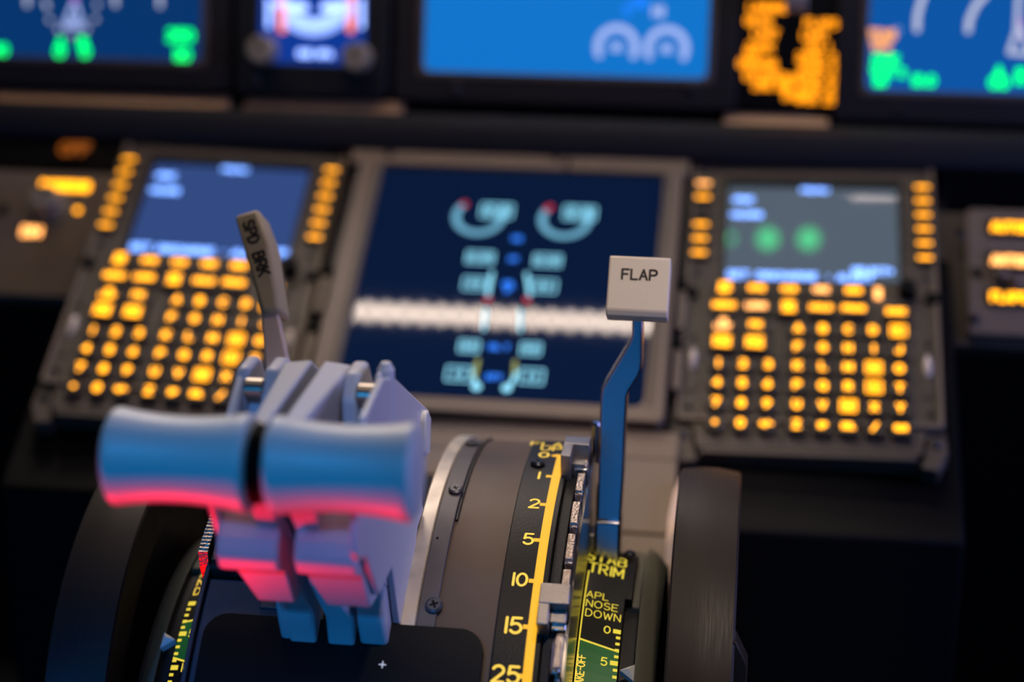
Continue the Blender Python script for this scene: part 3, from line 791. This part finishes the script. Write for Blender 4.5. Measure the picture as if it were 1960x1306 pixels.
# side cheeks carrying the drum down to the floor
b = MB(); b.prism([(PY - 150, PZ + 40), (PY - 165, PZ - 60), (PY - 165, -795), (PY + 60, -795), (PY + 60, PZ + 30), (PY + 40, PZ + 60), (PY - 60, PZ + 90)], -78, 74, axis=0)
b.build('quadrant_base', M['black'], t, bevel=2)

# black front cover
b = MB(D)
n = 40
def padpoly():
    return rrect(-75.5, 49.5, -110, 0, 11, 8)
pp = padpoly(); r0, r1 = 182.6, 187.0
fnp = wrap(0, 52.8, 187.0)
# subdivide along the arc so the cover follows the drum
xs = np.linspace(-75.5, 49.5, 26); ys = np.linspace(-110, 0, 26)
def xlim(y):
    d = 0
    if y > -11: d = 11 - math.sqrt(max(0, 121 - (y + 11) ** 2))
    return (-75.5 + d, 49.5 - d)
rings = []
for y in list(np.linspace(-110, -11, 20)) + [-11 + 11 * math.sin(math.radians(a)) for a in (10, 20, 30, 40, 50, 60, 70, 78, 84, 90)]:
    x0, x1 = xlim(y); rings.append([(x0, y, -4.4), (x1, y, -4.4), (x1, y, 0), (x0, y, 0)])
b = MB(fnp); b.loft(rings)
cov = b.build('quadrant_cover', M['pad'], bevel=.8)
tag(cov, 'smooth black rounded cover plate at the bottom in front of the thrust levers', 'cover')
b = MB(wrap(6.5, 46.9, 187.15)); strokes(b, [[(-1.4, 0), (1.4, 0)], [(0, -1.4), (0, 1.4)]], .45, 0); b.build('plus_mark', M['e_white'], cov, smooth=False)

# speed brake gate on the left
t = thing('brake_gate_plate', D((-66, 60, 180)), 'rough black slotted plate with ribbed silver edge left of the thrust levers', 'gate plate')
b = MB(D); arcband(b, -80, -50, 59.6, 120, 162, 187.5); b.build('casting', M['rough_black'], t, bevel=1.6)
b = MB(D); arcband(b, -79.2, -76.8, 60.5, 118, 187.4, 189.5); b.build('raised_lip', M['rough_black'], t, bevel=.5)
b = MB()
rings = []
for i in range(161):
    a = 60.5 + (112 - 60.5) * i / 160; rr = 190.3 + (.45 if i % 2 else 0)
    if a < 61.4: rr = 182 + (rr - 182) * (a - 60.5) / .9
    rings.append([D((-85.6, a, 168)), D((-81.2, a, 168)), D((-81.2, a, rr)), D((-85.6, a, rr))])
b.loft(rings); b.build('ribbed_edge', M['tooth'], t)
b = MB(D); arcband(b, -75.0, -73.4, 66.0, 69.6, 187.4, 188); b.build('lit_mark', M['scaledim'], t)
t['label'] = 'rough black slotted plate with ribbed silver edge left of the thrust levers'

# ================================================================== flap scale plate
t = thing('flap_scale_plate', D((64, 60, 181)), 'black curved scale plate with yellow lit flap numbers from 0 to 25', 'scale plate')
RS = 185.5
b = MB(D); arcband(b, 53.3, 74.3, 18, 100.2, 181, RS); b.build('plate', M['scaleplate'], t, bevel=.5)
b = MB(D); arcband(b, 74.4, 79.4, 18, 99, 176, 183.2); b.build('slot_wall', M['rough_black'], t, bevel=.5)
b = MB(D)
arcband(b, 67.6, 71.7, 20, 91.8, RS - .1, RS + .12); 
arcband(b, 66.2, 71.7, 91.2, 92.2, RS - .1, RS + .12)
b.build('scale_line', M['scale'], t, smooth=False)
for a, s_, x in ((91.6, '0', 61.0), (84.0, '1', 61.2), (76.3, '2', 62.2), (68.6, '5', 62.4), (61.2, '10', 61.2), (53.9, '15', 61.0), (46.8, '25', 60.2)):
    big = 1.0 if a > 58 else 1.12
    b = MB(D); arcband(b, 64.8 if len(s_) == 1 else 65.4, 67.8, a - .32, a + .32, RS - .1, RS + .12, 2); b.build('tick', M['scale'], t, smooth=False)
    b = MB(wrap(x, a + .1, RS)); 
    text(b, s_, 0, 0, 6.5 * big, 1.15 * big, .15, sx=1.0, maxlen=1.5); b.build('numeral', M['scaletext'], t, smooth=False)
b = MB(wrap(63.3, 96.0, RS)); text(b, 'FLAP', 0, 4.4, 6.6, .9, .15, maxlen=1.5); text(b, 'UP', 0.3, -3.6, 6.4, .9, .15, maxlen=1.5)
b.build('caption', M['scaletext'], t, smooth=False)
put_screw(dfn(59.4, 87.6, RS), t, 3.5, 'screw', 2.4)

# flap detent gate: toothed rail and blocks
t = thing('flap_gate_rail', D((82, 60, 176)), 'toothed silver flap gate rail beside the yellow scale line', 'gate rail')
def railprof():
    marks = [88.5, 80.4, 73.2, 66.6, 60.0, 50.0, 42.0]
    out = []
    a = 30.0
    while a <= 96.0:
        d = min(abs(a - k) for k in marks)
        out.append((a, 190.5 if d < 2.4 else (189 if d < 2.9 else 184.5))); a += .25
    return out
rings = [[(80.6, a, 165), (84.2, a, 165), (84.2 if r > 186 else 83.4, a, r), (80.6 if r > 186 else 81.2, a, r)] for a, r in railprof()]
b = MB(D); b.loft(rings); b.build('toothed_rail', M['tooth'], t, bevel=.35)
b = MB(D); arcband(b, 84.2, 85.2, 30, 101, 140, 181); b.build('side_plate', mat('dark_gate_side_steel', rgb(150, 146, 140), .22, .95), t)
def block(x0, x1, a0, a1, r0, r1):
    b = MB(D); ac = (a0 + a1) / 2; xm = (x0 + x1) / 2
    arcband(b, x0, x1, a1 - 3.0, a1, r0, r1, 2)
    arcband(b, x0, x0 + 5, a0, a1 - 3.0, r0, r1, 2)
    arcband(b, x0 + 5, x1 - 1, a0 + 1.2, a1 - 3.0, r0, r1 - 6, 2)
    return b
block(71.6, 84.2, 84.4, 91.4, 183.2, 196.5).build('gate_block', M['aluminium'], t, bevel=.5)
block(72.2, 85.4, 52.8, 58.8, 183.2, 196.5).build('gate_block', M['aluminium'], t, bevel=.5)
for a in (86.4, 54.6): 
    b = MB(D); arcband(b, 78, 84.4, a - 1.4, a + .8, 183, 188.6, 2); b.build('roller', M['chrome'], t, bevel=.5)
b = MB(D); arcband(b, 79.5, 83.6, 47.0, 52.0, 184, 190, 4); b.build('blue_steel_dog', M['chrome'], t, bevel=.8)
fnr = frame(D((84.4, 100, 176)), (1, 0, 0), (0, 1, 0), (0, 0, 1))
b = MB(fnr); b.cyl((0, 0), 2.3, 0, 20, 16); b.cyl((0, 0), 2.3, 20, 21.5, 16, 1.5); b.build('gate_pin', M['chrome'], t)

# ================================================================== flap lever
TL_ = math.radians(5)
fe_r = np.array([0, math.sin(TL_), math.cos(TL_)]); fe_n = np.array([0, -math.cos(TL_), math.sin(TL_)])
LO = np.array([0, PY, PZ]) + fe_n * 7.0
leverf = frame(LO, (1, 0, 0), fe_r, fe_n)
def QL(x, y, off=0.0):
    p = onplane(x, y, LO + fe_n * off, fe_n); return (float(p[0]), float(np.dot(p - LO, fe_r)))
t = thing('flap_lever', D((94, 95, 130)), 'polished steel flap lever with a white square knob engraved FLAP', 'lever')
lp = [QL(*q) for q in ((1209, 604), (1209, 642), (1203, 658), (1160, 730), (1151, 747), (1149, 765), (1146, 870), (1142, 1000), (1140, 1020), (1187, 1022), (1188, 1001), (1193, 917), (1197, 814), (1200, 760), (1204, 748), (1221, 722), (1227, 708), (1229, 690), (1230, 604))]
b = MB(leverf); b.prism(lp[::-1], -14, 0); b.build('lever_arm', M['lever'], t, bevel=1.1, seg=3)
xa, xb = lp[8][0], lp[9][0]; rb = lp[8][1]
b = MB(leverf); b.prism([(xa - .3, rb + 7), (xb + .3, rb + 7), (xb + .3, rb - 30), (xa - .3, rb - 30)], -16, 3.0); b.build('lever_root', M['lever'], t, bevel=1.4, seg=3)
b = MB(leverf); b.prism([(xa - 5.4, rb - 1), (xa + .3, rb - 1), (xa + .3, rb - 26), (xa - 5.4, rb - 26)], -14, 0); b.build('side_lug', M['aluminium'], t, bevel=.8)
k0 = QL(1158, 607, 4); k1 = QL(1277, 611, 4); k2 = QL(1284, 490, 2); k3 = QL(1168, 487, 2)
TK = math.radians(38)
kc = leverf(((k0[0] + k1[0] + k2[0] + k3[0]) / 4, (k0[1] + k2[1]) / 2, 0))
kn = np.array([0, -math.cos(TK), math.sin(TK)]); ku = np.array([0, math.sin(TK), math.cos(TK)])
kf = frame(kc, (1, 0, 0), ku, kn)
def QK(x, y, off): p = onplane(x, y, kc + kn * off, kn); return (float(p[0] - kc[0]), float(np.dot(p - kc, ku)))
kq = [QK(1158, 604, 6), QK(1277, 609, 6), QK(1285, 491, 6), QK(1168, 488, 6)]
xl = (kq[0][0] + kq[3][0]) / 2; xr = (kq[1][0] + kq[2][0]) / 2; yb = (kq[0][1] + kq[1][1]) / 2 - 0; yt = (kq[2][1] + kq[3][1]) / 2
b = MB(kf)
b.prism([(yb + 3.2, 6), (yb + .6, 3.8), (yb + 1.8, -5), (yb + 4, -8), (yt - 2, -8), (yt, -6), (yt, 4.8), (yt - 1.2, 6)], xl, xr, axis=0, fn=lambda p: kf((p[0], p[1], p[2])))
kn_o = b.build('knob', M['knobwhite'], t, bevel=1.5, seg=3)
b = MB(kf); c = QK(1224, 526, 6.1); text(b, 'FLAP', c[0], c[1], 5.0, 1.1, 6.12, sx=1.02); b.build('engraving', M['engraved'], kn_o, smooth=False)

# ================================================================== stabiliser trim indicators
def trim_indicator(s):
    lab = {1: 'stabiliser trim scale with STAB TRIM lettering and green TAKE-OFF band right of the flap lever',
           -1: 'stabiliser trim scale with lit numbers and green band beside the left trim wheel'}[s]
    R = 133.0
    def D(p): return DRUM((p[0], p[1], p[2] - .18 * (abs(p[0]) - 95)))
    def arcband(mb, *a): return arcband_on(mb, *a, fn=D)
    def wrap(x0, deg0, r): return lambda p: D((x0 + p[0], deg0 + math.degrees(p[1] / r), r + p[2]))
    t = thing('stab_trim_indicator', D((s * 100, 40, 100)), lab, 'trim indicator', 'stabiliser trim indicators')
    xm = lambda a, b: (min(s * a, s * b), max(s * a, s * b))
    x0, x1 = xm(85.5, 105.2)
    b = MB(D); arcband(b, x0, x1, 20, 97 if s > 0 else 77, R - 5, R); b.build('scale_plate', M['scaleplate'], t, bevel=.5)
    if s > 0:
        b = MB(D); arcband(b, 104, 108.4, 77, 97, R - 6, R); b.build('scale_plate_tab', M['scaleplate'], t, bevel=.5)
    # housing with slot
    hx0, hx1 = xm(84, 122)
    b = MB(D); arcband(b, hx0, hx1, 10, 138, 20, R - 8 if s > 0 else R - 6); b.build('housing_core', M['groove'], t)
    ha, hb = xm(112.4, 121)
    rings = []
    for i in range(60):
        a = 10 + 128 * i / 59
        rings.append([(s * 112.2, a, 100), (s * 112.2, a, R - 1), (s * 116, a, R - 2), (s * 122, a, R - 8), (s * 122, a, 100)])
    b = MB(D); b.loft(rings); b.build('housing_ring', M['housing'], t, bevel=.3)
    if s > 0:
        b = MB(D); arcband(b, *xm(105.3, 112.3), 77, 138, 100, R - 4); b.build('housing_bridge', M['housing'], t, bevel=1)
    else:
        b = MB(D); arcband(b, *xm(105, 112.3), 80, 138, 100, R - 3); b.build('housing_bridge', M['housing'], t, bevel=1)
    z_ = 66.9; u_ = 1.56
    # green band
    g0, g1 = z_ - 3.2 * u_, z_ - (8.6 if s < 0 else 14) * u_
    rings = []
    for i in range(15):
        f_ = i / 14; x = s * (86 + 18.6 * f_)
        top = g0 + (1.6 * (1 - f_)); bot = g1 + (-2.4 * (1 - f_)) * (1 if s < 0 else 0)
        rings.append([(x, top - (top - bot) * k / 8, R + .1) for k in range(9)])
    b = MB(D)
    b.loft(rings, closed=False, caps=False); b.build('green_band', M['greenband'], t, smooth=False)
    for nm, e in (('top', 0), ('bottom', 8)):
        if s > 0 and e: continue
        b = MB(D)
        line = [(r_[e][0], r_[e][1]) for r_ in rings]
        for (xa_, aa), (xb_, ab) in zip(line, line[1:]):
            b.add([(xa_, aa + .22, R + .25), (xb_, ab + .22, R + .25), (xb_, ab - .22, R + .25), (xa_, aa - .22, R + .25)], [(0, 1, 2, 3)])
        b.build('band_line', M['scaledim'], t, smooth=False)
    for i in range(0, 16):
        a = z_ - u_ * i; big = i % 5 == 0
        b = MB(D); aw = .5 if big else .3
        q = xm(101.0, 104.6) if big else xm(102.6, 104.6)
        arcband(b, q[0], q[1], a - aw, a + aw, R + .05, R + .3, 2); b.build('graduation', M['scaledim' if s > 0 or not big else 'scaledim'], t, smooth=False)
        if big:
            b = MB(wrap(s * (98.2 if i < 10 else 97.2), a, R)); text(b, str(i), 0, 0, 4.0, .65, .3, maxlen=1); b.build('numeral', M['scaledim'], t, smooth=False)
    if s > 0:
        b = MB(wrap(93.6, 88.2, R)); text(b, 'STAB', -.2, 5.6, 9.4, .95, .3, maxlen=1.5, sx=.6); text(b, 'TRIM', .4, -6.0, 9.0, .95, .3, maxlen=1.5, sx=.62); b.build('caption', M['scaledim'], t, smooth=False)
        b = MB(wrap(94.4, 73.2, R)); 
        for k, l in enumerate(('APL', 'NOSE', 'DOWN')): text(b, l, -7.6 + k * .3, 6.4 - 6.3 * k, 4.5, .5, .3, align='l', maxlen=1.5, sx=.95)
        b.build('caption', M['scaledim'], t, smooth=False)
        f0 = wrap(87.9, 56.6, R); b = MB(lambda p: f0((-p[1], p[0], p[2]))); text(b, 'TAKE-OFF', -1, 0, 3.4, .55, .3, maxlen=1.5, sx=.72); b.build('caption', M['scaletext'], t, smooth=False)
        b = MB(D); arcband(b, 85.6, 86.2, 20, 84, R, R + .3); b.build('edge_light', M['scaledim'], t, smooth=False)
        put_screw(dfn(104.2, 94.6, R), t, 3.0)
    else:
        b = MB(wrap(-103.6, 73.0, R)); 
        for k, l in enumerate(('APL', 'NOSE', 'DOWN')): text(b, l, 0, 6.4 - 6.3 * k, 4.6, .6, .3, align='l', maxlen=1.5)
        b.build('caption', M['scaletext'], t, smooth=False)
    pa = 57.6
    rr = [(s * 106.4, pa, R + 1.2)]
    b = MB(D)
    b.add([(s * 105.8, pa, R + 1), (s * 112.4, pa + 1.9, R + .4), (s * 112.4, pa - 1.9, R + .4), (s * 110, pa, R + 3.4), (s * 105.8, pa, R - 3), (s * 112.4, pa + 1.9, R - 4), (s * 112.4, pa - 1.9, R - 4)],
          [(0, 1, 3), (0, 3, 2), (1, 2, 3), (0, 4, 5, 1), (0, 2, 6, 4), (1, 5, 6, 2)])
    b.build('pointer', M['pointer'], t, smooth=False)
trim_indicator(1); trim_indicator(-1)

# ================================================================== trim wheels
def trim_wheel(s):
    WY, WZ, WR = -270.4, -147.2, 129.8
    lab = 'black brushed trim wheel at the right of the quadrant' if s > 0 else 'black brushed trim wheel at the left of the quadrant, bluish along its lower rim'
    t = thing('trim_wheel', (s * 142, WY, WZ - WR), lab, 'wheel', 'stabiliser trim wheels')
    prof = [(127.0, WR - 1.6), (128.0, WR - .5), (139, WR + .7), (146, WR + .7), (156.6, WR - .9), (157.6, WR - 2.2), (157.6, WR - 24), (150, WR - 28), (150, 34), (134, 34), (134, WR - 28), (127, WR - 24)]
    n_ = 160; rings = []
    for i in range(n_ + 1):
        a = 2 * math.pi * i / n_
        rings.append([(s * x, WY - r * math.cos(a), WZ + r * math.sin(a)) for x, r in prof])
    b = MB(); b.loft(rings, caps=False); b.build('rim', M['wheel'], t)
    b = MB(frame((s * 127, WY, WZ), (0, 1, 0), (0, 0, 1), (s, 0, 0))); b.cyl((0, 0), 36, 3, 26, 48); b.build('hub', M['wheelside'], t, bevel=1)
    if s > 0:
        b = MB()
        b.prism([(156.4, -54), (158.0, -54), (163.8, -66), (163.8, -100), (156.4, -106)], -360, -348, axis=1)
        b.build('folding_handle', M['wheel'], t, bevel=.8)
    b = MB(frame((0, WY, WZ), (0, 1, 0), (0, 0, 1), (s, 0, 0))); b.cyl((0, 0), 12, 60, 134, 24); b.build('axle', M['screw'], t)
trim_wheel(1); trim_wheel(-1)

# ================================================================== thrust levers
HY, HZ = -480.0, 68.0
def thrust_lever(s):
    # s=-1 left lever, s=+1 right lever; xi = face beside the gap, xo = outer side of the arm
    if s < 0: xi, xo, h0, h1 = -24.0, -54.0, -81.5, -25.0
    else: xi, xo, h0, h1 = -19.0, 11.0, -19.6, 37.5
    side = 'left' if s < 0 else 'right'
    t = thing('thrust_lever', (xi, -390, -40), {'left': 'left thrust lever with concave white grip, the one nearer the silver ribbed edge', 'right': 'right thrust lever with concave white grip and pale notched side plate beside the drum'}[side], 'lever', 'thrust levers')
    xs_ = lambda a, b_: (min(a, b_), max(a, b_))
    # grip
    rings = []
    N = 30
    for i in range(N + 1):
        f_ = i / N; x = h0 + (h1 - h0) * f_
        k = abs(f_ - .5) * 2
        r = 15.8 + 2.9 * k ** 2
        if k > .9: r -= 4.2 * ((k - .9) / .1) ** 2
        rings.append([(x, HY + r * .96 * math.cos(a), HZ + r * 1.06 * math.sin(a)) for a in [q * 2 * math.pi / 40 for q in range(40)]])
    b = MB(); b.loft(rings); b.build('grip', M['knobside'], t, bevel=.8)
    e0, e1 = (h1 - .4, h1 + 1.6) if s < 0 else (h0 - 1.6, h0 + .4)
    b = MB(frame((0, HY, HZ), (0, 1, 0), (0, 0, 1), (1, 0, 0))); b.cyl((0, 0), 15.4, e0, e1, 40); b.build('end_cap', M['black'], t, bevel=.5)
    w1 = s * 12
    # inner plate with long flat top
    b = MB()
    ip = [(-473, 79), (-392, 80), (-376, 70), (-352, 36), (-356, 0), (-385, -30), (-384, -60), (-398, -52), (-402, -34), (-430, -4), (-436, 18), (-462, 44)]
    ta = [(xi, y, z) for y, z in ip]
    tb = [(xi + s * (12 if y > -420 else 7), y, z - (1.5 if z > 60 else 0)) for y, z in ip]
    b.loft([ta, tb]); b.build('inner_plate', M['armpaint'], t, bevel=1.2)
    # outer plate
    if s > 0:
        px = [(735, 724), (756, 724), (820, 784), (826, 800), (824, 866), (807, 882), (808, 960), (811, 975), (800, 1010), (790, 1093), (773, 1196), (764, 1194), (751, 1086), (726, 1140), (702, 1067), (688, 1074), (683, 1060), (686, 940), (700, 800)]
        op = [tuple(float(v) for v in onx(x, y, xo)[1:]) for x, y in px]
        b = MB(); b.prism(op, xo - 3, xo, axis=0); p_ = b.build('outer_plate', M['armpaint'], t, bevel=.8)
        c = onx(812, 832, xo + 1)
        b = MB(frame(c, (0, 1, 0), (0, 0, 1), (1, 0, 0))); b.prism(rrect(-4, 6, -10, 11, 4), -2, 1.6); b.build('disengage_button', M['knobside'], t, bevel=.8)
    else:
        op = [(-430, 60), (-405, 76), (-392, 79), (-380, 76), (-362, 50), (-362, 20), (-400, -12), (-430, 4), (-446, 24), (-456, 42)]
        b = MB(); b.prism(op, *xs_(xo, xo + 5), axis=0); b.build('outer_plate', M['armpaint'], t, bevel=2)
    # web block between the plates, set back from the top
    inn = (xi + s * 6, xo - s * 3)
    b = MB(); b.prism([(-410, 54), (-406, 66), (-388, 69), (-366, 44), (-366, 0), (-400, -20), (-432, 10), (-436, 34)], *xs_(*inn), axis=0); b.build('web', M['armpaint'], t, bevel=1.5)
    # reverser hinge: two cheeks with a bolt between
    for a_, b_ in ((11, 18), (24, 30 if s < 0 else 26.4)):
        hb = xs_(xi + s * a_, xi + s * b_)
        b = MB(); b.prism([(-412, 50), (-411, 70), (-402, 79), (-386, 79), (-376, 66), (-374, 44)], hb[0], hb[1], axis=0); b.build('hinge_cheek', M['armpaint'], t, bevel=2, seg=3)
    fb = frame(((xi + s * 17), -405, 70), (0, 1, 0), (0, 0, 1), (s, 0, 0))
    b = MB(fb); b.cyl((0, 0), 5.4, 0, 8.6, 24); b.build('hinge_bolt', M['steelbolt'], t, bevel=.8)
    if s > 0:
        b = MB(frame((8.2, -396, 74), (1, 0, 0), (0, 1, 0), (0, 0, 1))); b.cyl((0, 0), 3.6, -20, 5, 20); b.cyl((0, 0), 3.6, 5, 8, 20, 2.0); b.build('rounded_post', M['armpaint'], t)
    # narrow neck under the grip
    if s < 0: nk = [(-35, -474, 58), (-25.4, -474, 58), (-24.8, -446, 24), (-34, -446, 24)]
    else: nk = [(-18.6, -474, 58), (-5.4, -474, 58), (-9, -446, 24), (-18.8, -446, 24)]
    b = MB(); back = [(x, y + 26, z + 14) for x, y, z in nk]
    b.loft([nk, back]); b.build('neck', M['armpaint'], t, bevel=1)
    # rounded ridge
    rx0, rx1 = (-50.5, -24.4) if s < 0 else (-18.6, 7.6)
    rg = [(-420, 40), (-432, 40), (-446, 31), (-453, 25), (-455.5, 17), (-452, 10), (-446, 7.5), (-420, 9)]
    b = MB(); b.prism(rg, rx0, rx1, axis=0); b.build('ridge', M['armpaint'], t, bevel=2, seg=3)
    # lower block
    l0, l1 = (-46, -24.2) if s < 0 else (-16.8, 7.8)
    b = MB(); b.loft([[(l0, -446, 9), (l1, -446, 9), (l1, -408, 9), (l0, -408, 9)], [(l0 + 6, -432, -13), (l1, -432, -13), (l1, -404, -16), (l0 + 6, -404, -16)]]); b.build('lower_block', M['armpaint'], t, bevel=1)
    # leg into the slot
    g0, g1 = (-40.5, -24.6) if s < 0 else (-5, 7.6)
    b = MB(); b.prism([(-404, -10), (-405, -28), (-402, -38), (-396, -52), (-376, -50), (-372, -10)], g0, g1, axis=0); b.build('leg', M['armpaint'], t, bevel=2, seg=3)
thrust_lever(-1); thrust_lever(1)

# ================================================================== speed brake lever
SBO = np.array([0, -240.0, 100.0]); SBN = np.array([0, -math.cos(math.radians(42)), math.sin(math.radians(42))])
def QB(x, y, off=0.0): return onplane(x, y, SBO + SBN * off, SBN)
t = thing('speed_brake_lever', (-66, -262, -16), 'leaning off-white speed brake lever with engraved SPD BRK handle in front of the left screen', 'lever')
mid = [QB(447, 412), QB(493, 398), QB(516, 462), QB(534, 592), QB(499, 598)]
b = MB(); b.loft([[tuple(p) for p in mid], [tuple(p - SBN * 15 + np.array([3, 0, 0])) for p in mid]]); hd = b.build('handle', M['spdwhite'], t, bevel=2.2, seg=3)
ex = QB(526, 592) - QB(468, 405); ex /= np.linalg.norm(ex)
ey = np.cross(SBN, ex); ey = ey if ey[0] > 0 else -ey
tf = frame(QB(471, 412, .4), ex, ey, SBN)
b = MB(tf); text(b, 'SPD', 10, 0, 5.4, 1.3, 0, sx=.95); text(b, 'BRK', 29, 0, 5.4, 1.3, 0, sx=.95); b.build('engraving', M['engraved'], hd, smooth=False)
A = [QB(499, 590, -4), QB(530, 590, -4), QB(558, 720, -4), QB(508, 720, -4)]
b = MB(); b.loft([[tuple(p) for p in A], [tuple(p - SBN * 8) for p in A]]); b.build('arm', M['spdarm'], t, bevel=1.2)
A2 = [A[3] + (0, 1, 0), A[2] + (0, 1, 0)]
b = MB(); b.loft([[tuple(A2[0]), tuple(A2[1]), tuple(A2[1] + (0, 10, 0)), tuple(A2[0] + (0, 10, 0))], [(-72, -270, -16), (-60, -270, -16), (-60, -258, -16), (-72, -258, -16)]]); b.build('lower_arm', M['spdarm'], t, bevel=1)

# ================================================================== lamps under the glareshield that the screens mirror
t = thing('glareshield_light_bar', (0, 41, 428), 'row of warm white diodes on a bar above the stand, mirrored in the central screen', 'lamp')
b = MB(); b.box(-342, 342, 30, 54, 426, 434); b.build('bar_housing', M['black'], t, bevel=1)
NL = 42
for i in range(NL):
    x = -330 + 660 * i / (NL - 1)
    b = MB(frame((x, 41, 425.6), (1, 0, 0), (0, -1, 0), (0, 0, -1))); b.cyl((0, 0), 5.9, -1, 2.2, 16, 5.6); b.build('diode', M['led'], t)

t = thing('green_gear_lamps', (160, 132, 426), 'three round green indicator lamps above the stand, two mirrored in the right keyboard unit', 'lamp')
b = MB(); b.box(118, 206, 120, 144, 427, 434); b.build('lamp_housing', M['black'], t, bevel=1)
for x, r_ in ((127, 3), (159, 8), (194, 8)):
    b = MB(frame((x, 132, 427), (1, 0, 0), (0, -1, 0), (0, 0, -1))); b.cyl((0, 0), r_, -1, 3, 24, r_ * .9); b.build('green_lens', M['greenled'], t)
t = thing('map_light', (248, 178, 426), 'short pale strip lamp above the stand, mirrored at the top of the right grey screen', 'lamp')
b = MB(); b.box(224, 274, 166, 190, 427, 434); b.build('lamp_housing', M['black'], t, bevel=1)
b = MB(); b.box(230, 268, 171, 184, 425, 427.2); b.build('lamp_diffuser', M['diff'], t, bevel=1)
for o in list(bpy.data.objects):
    if '_o' in o: del o['_o']
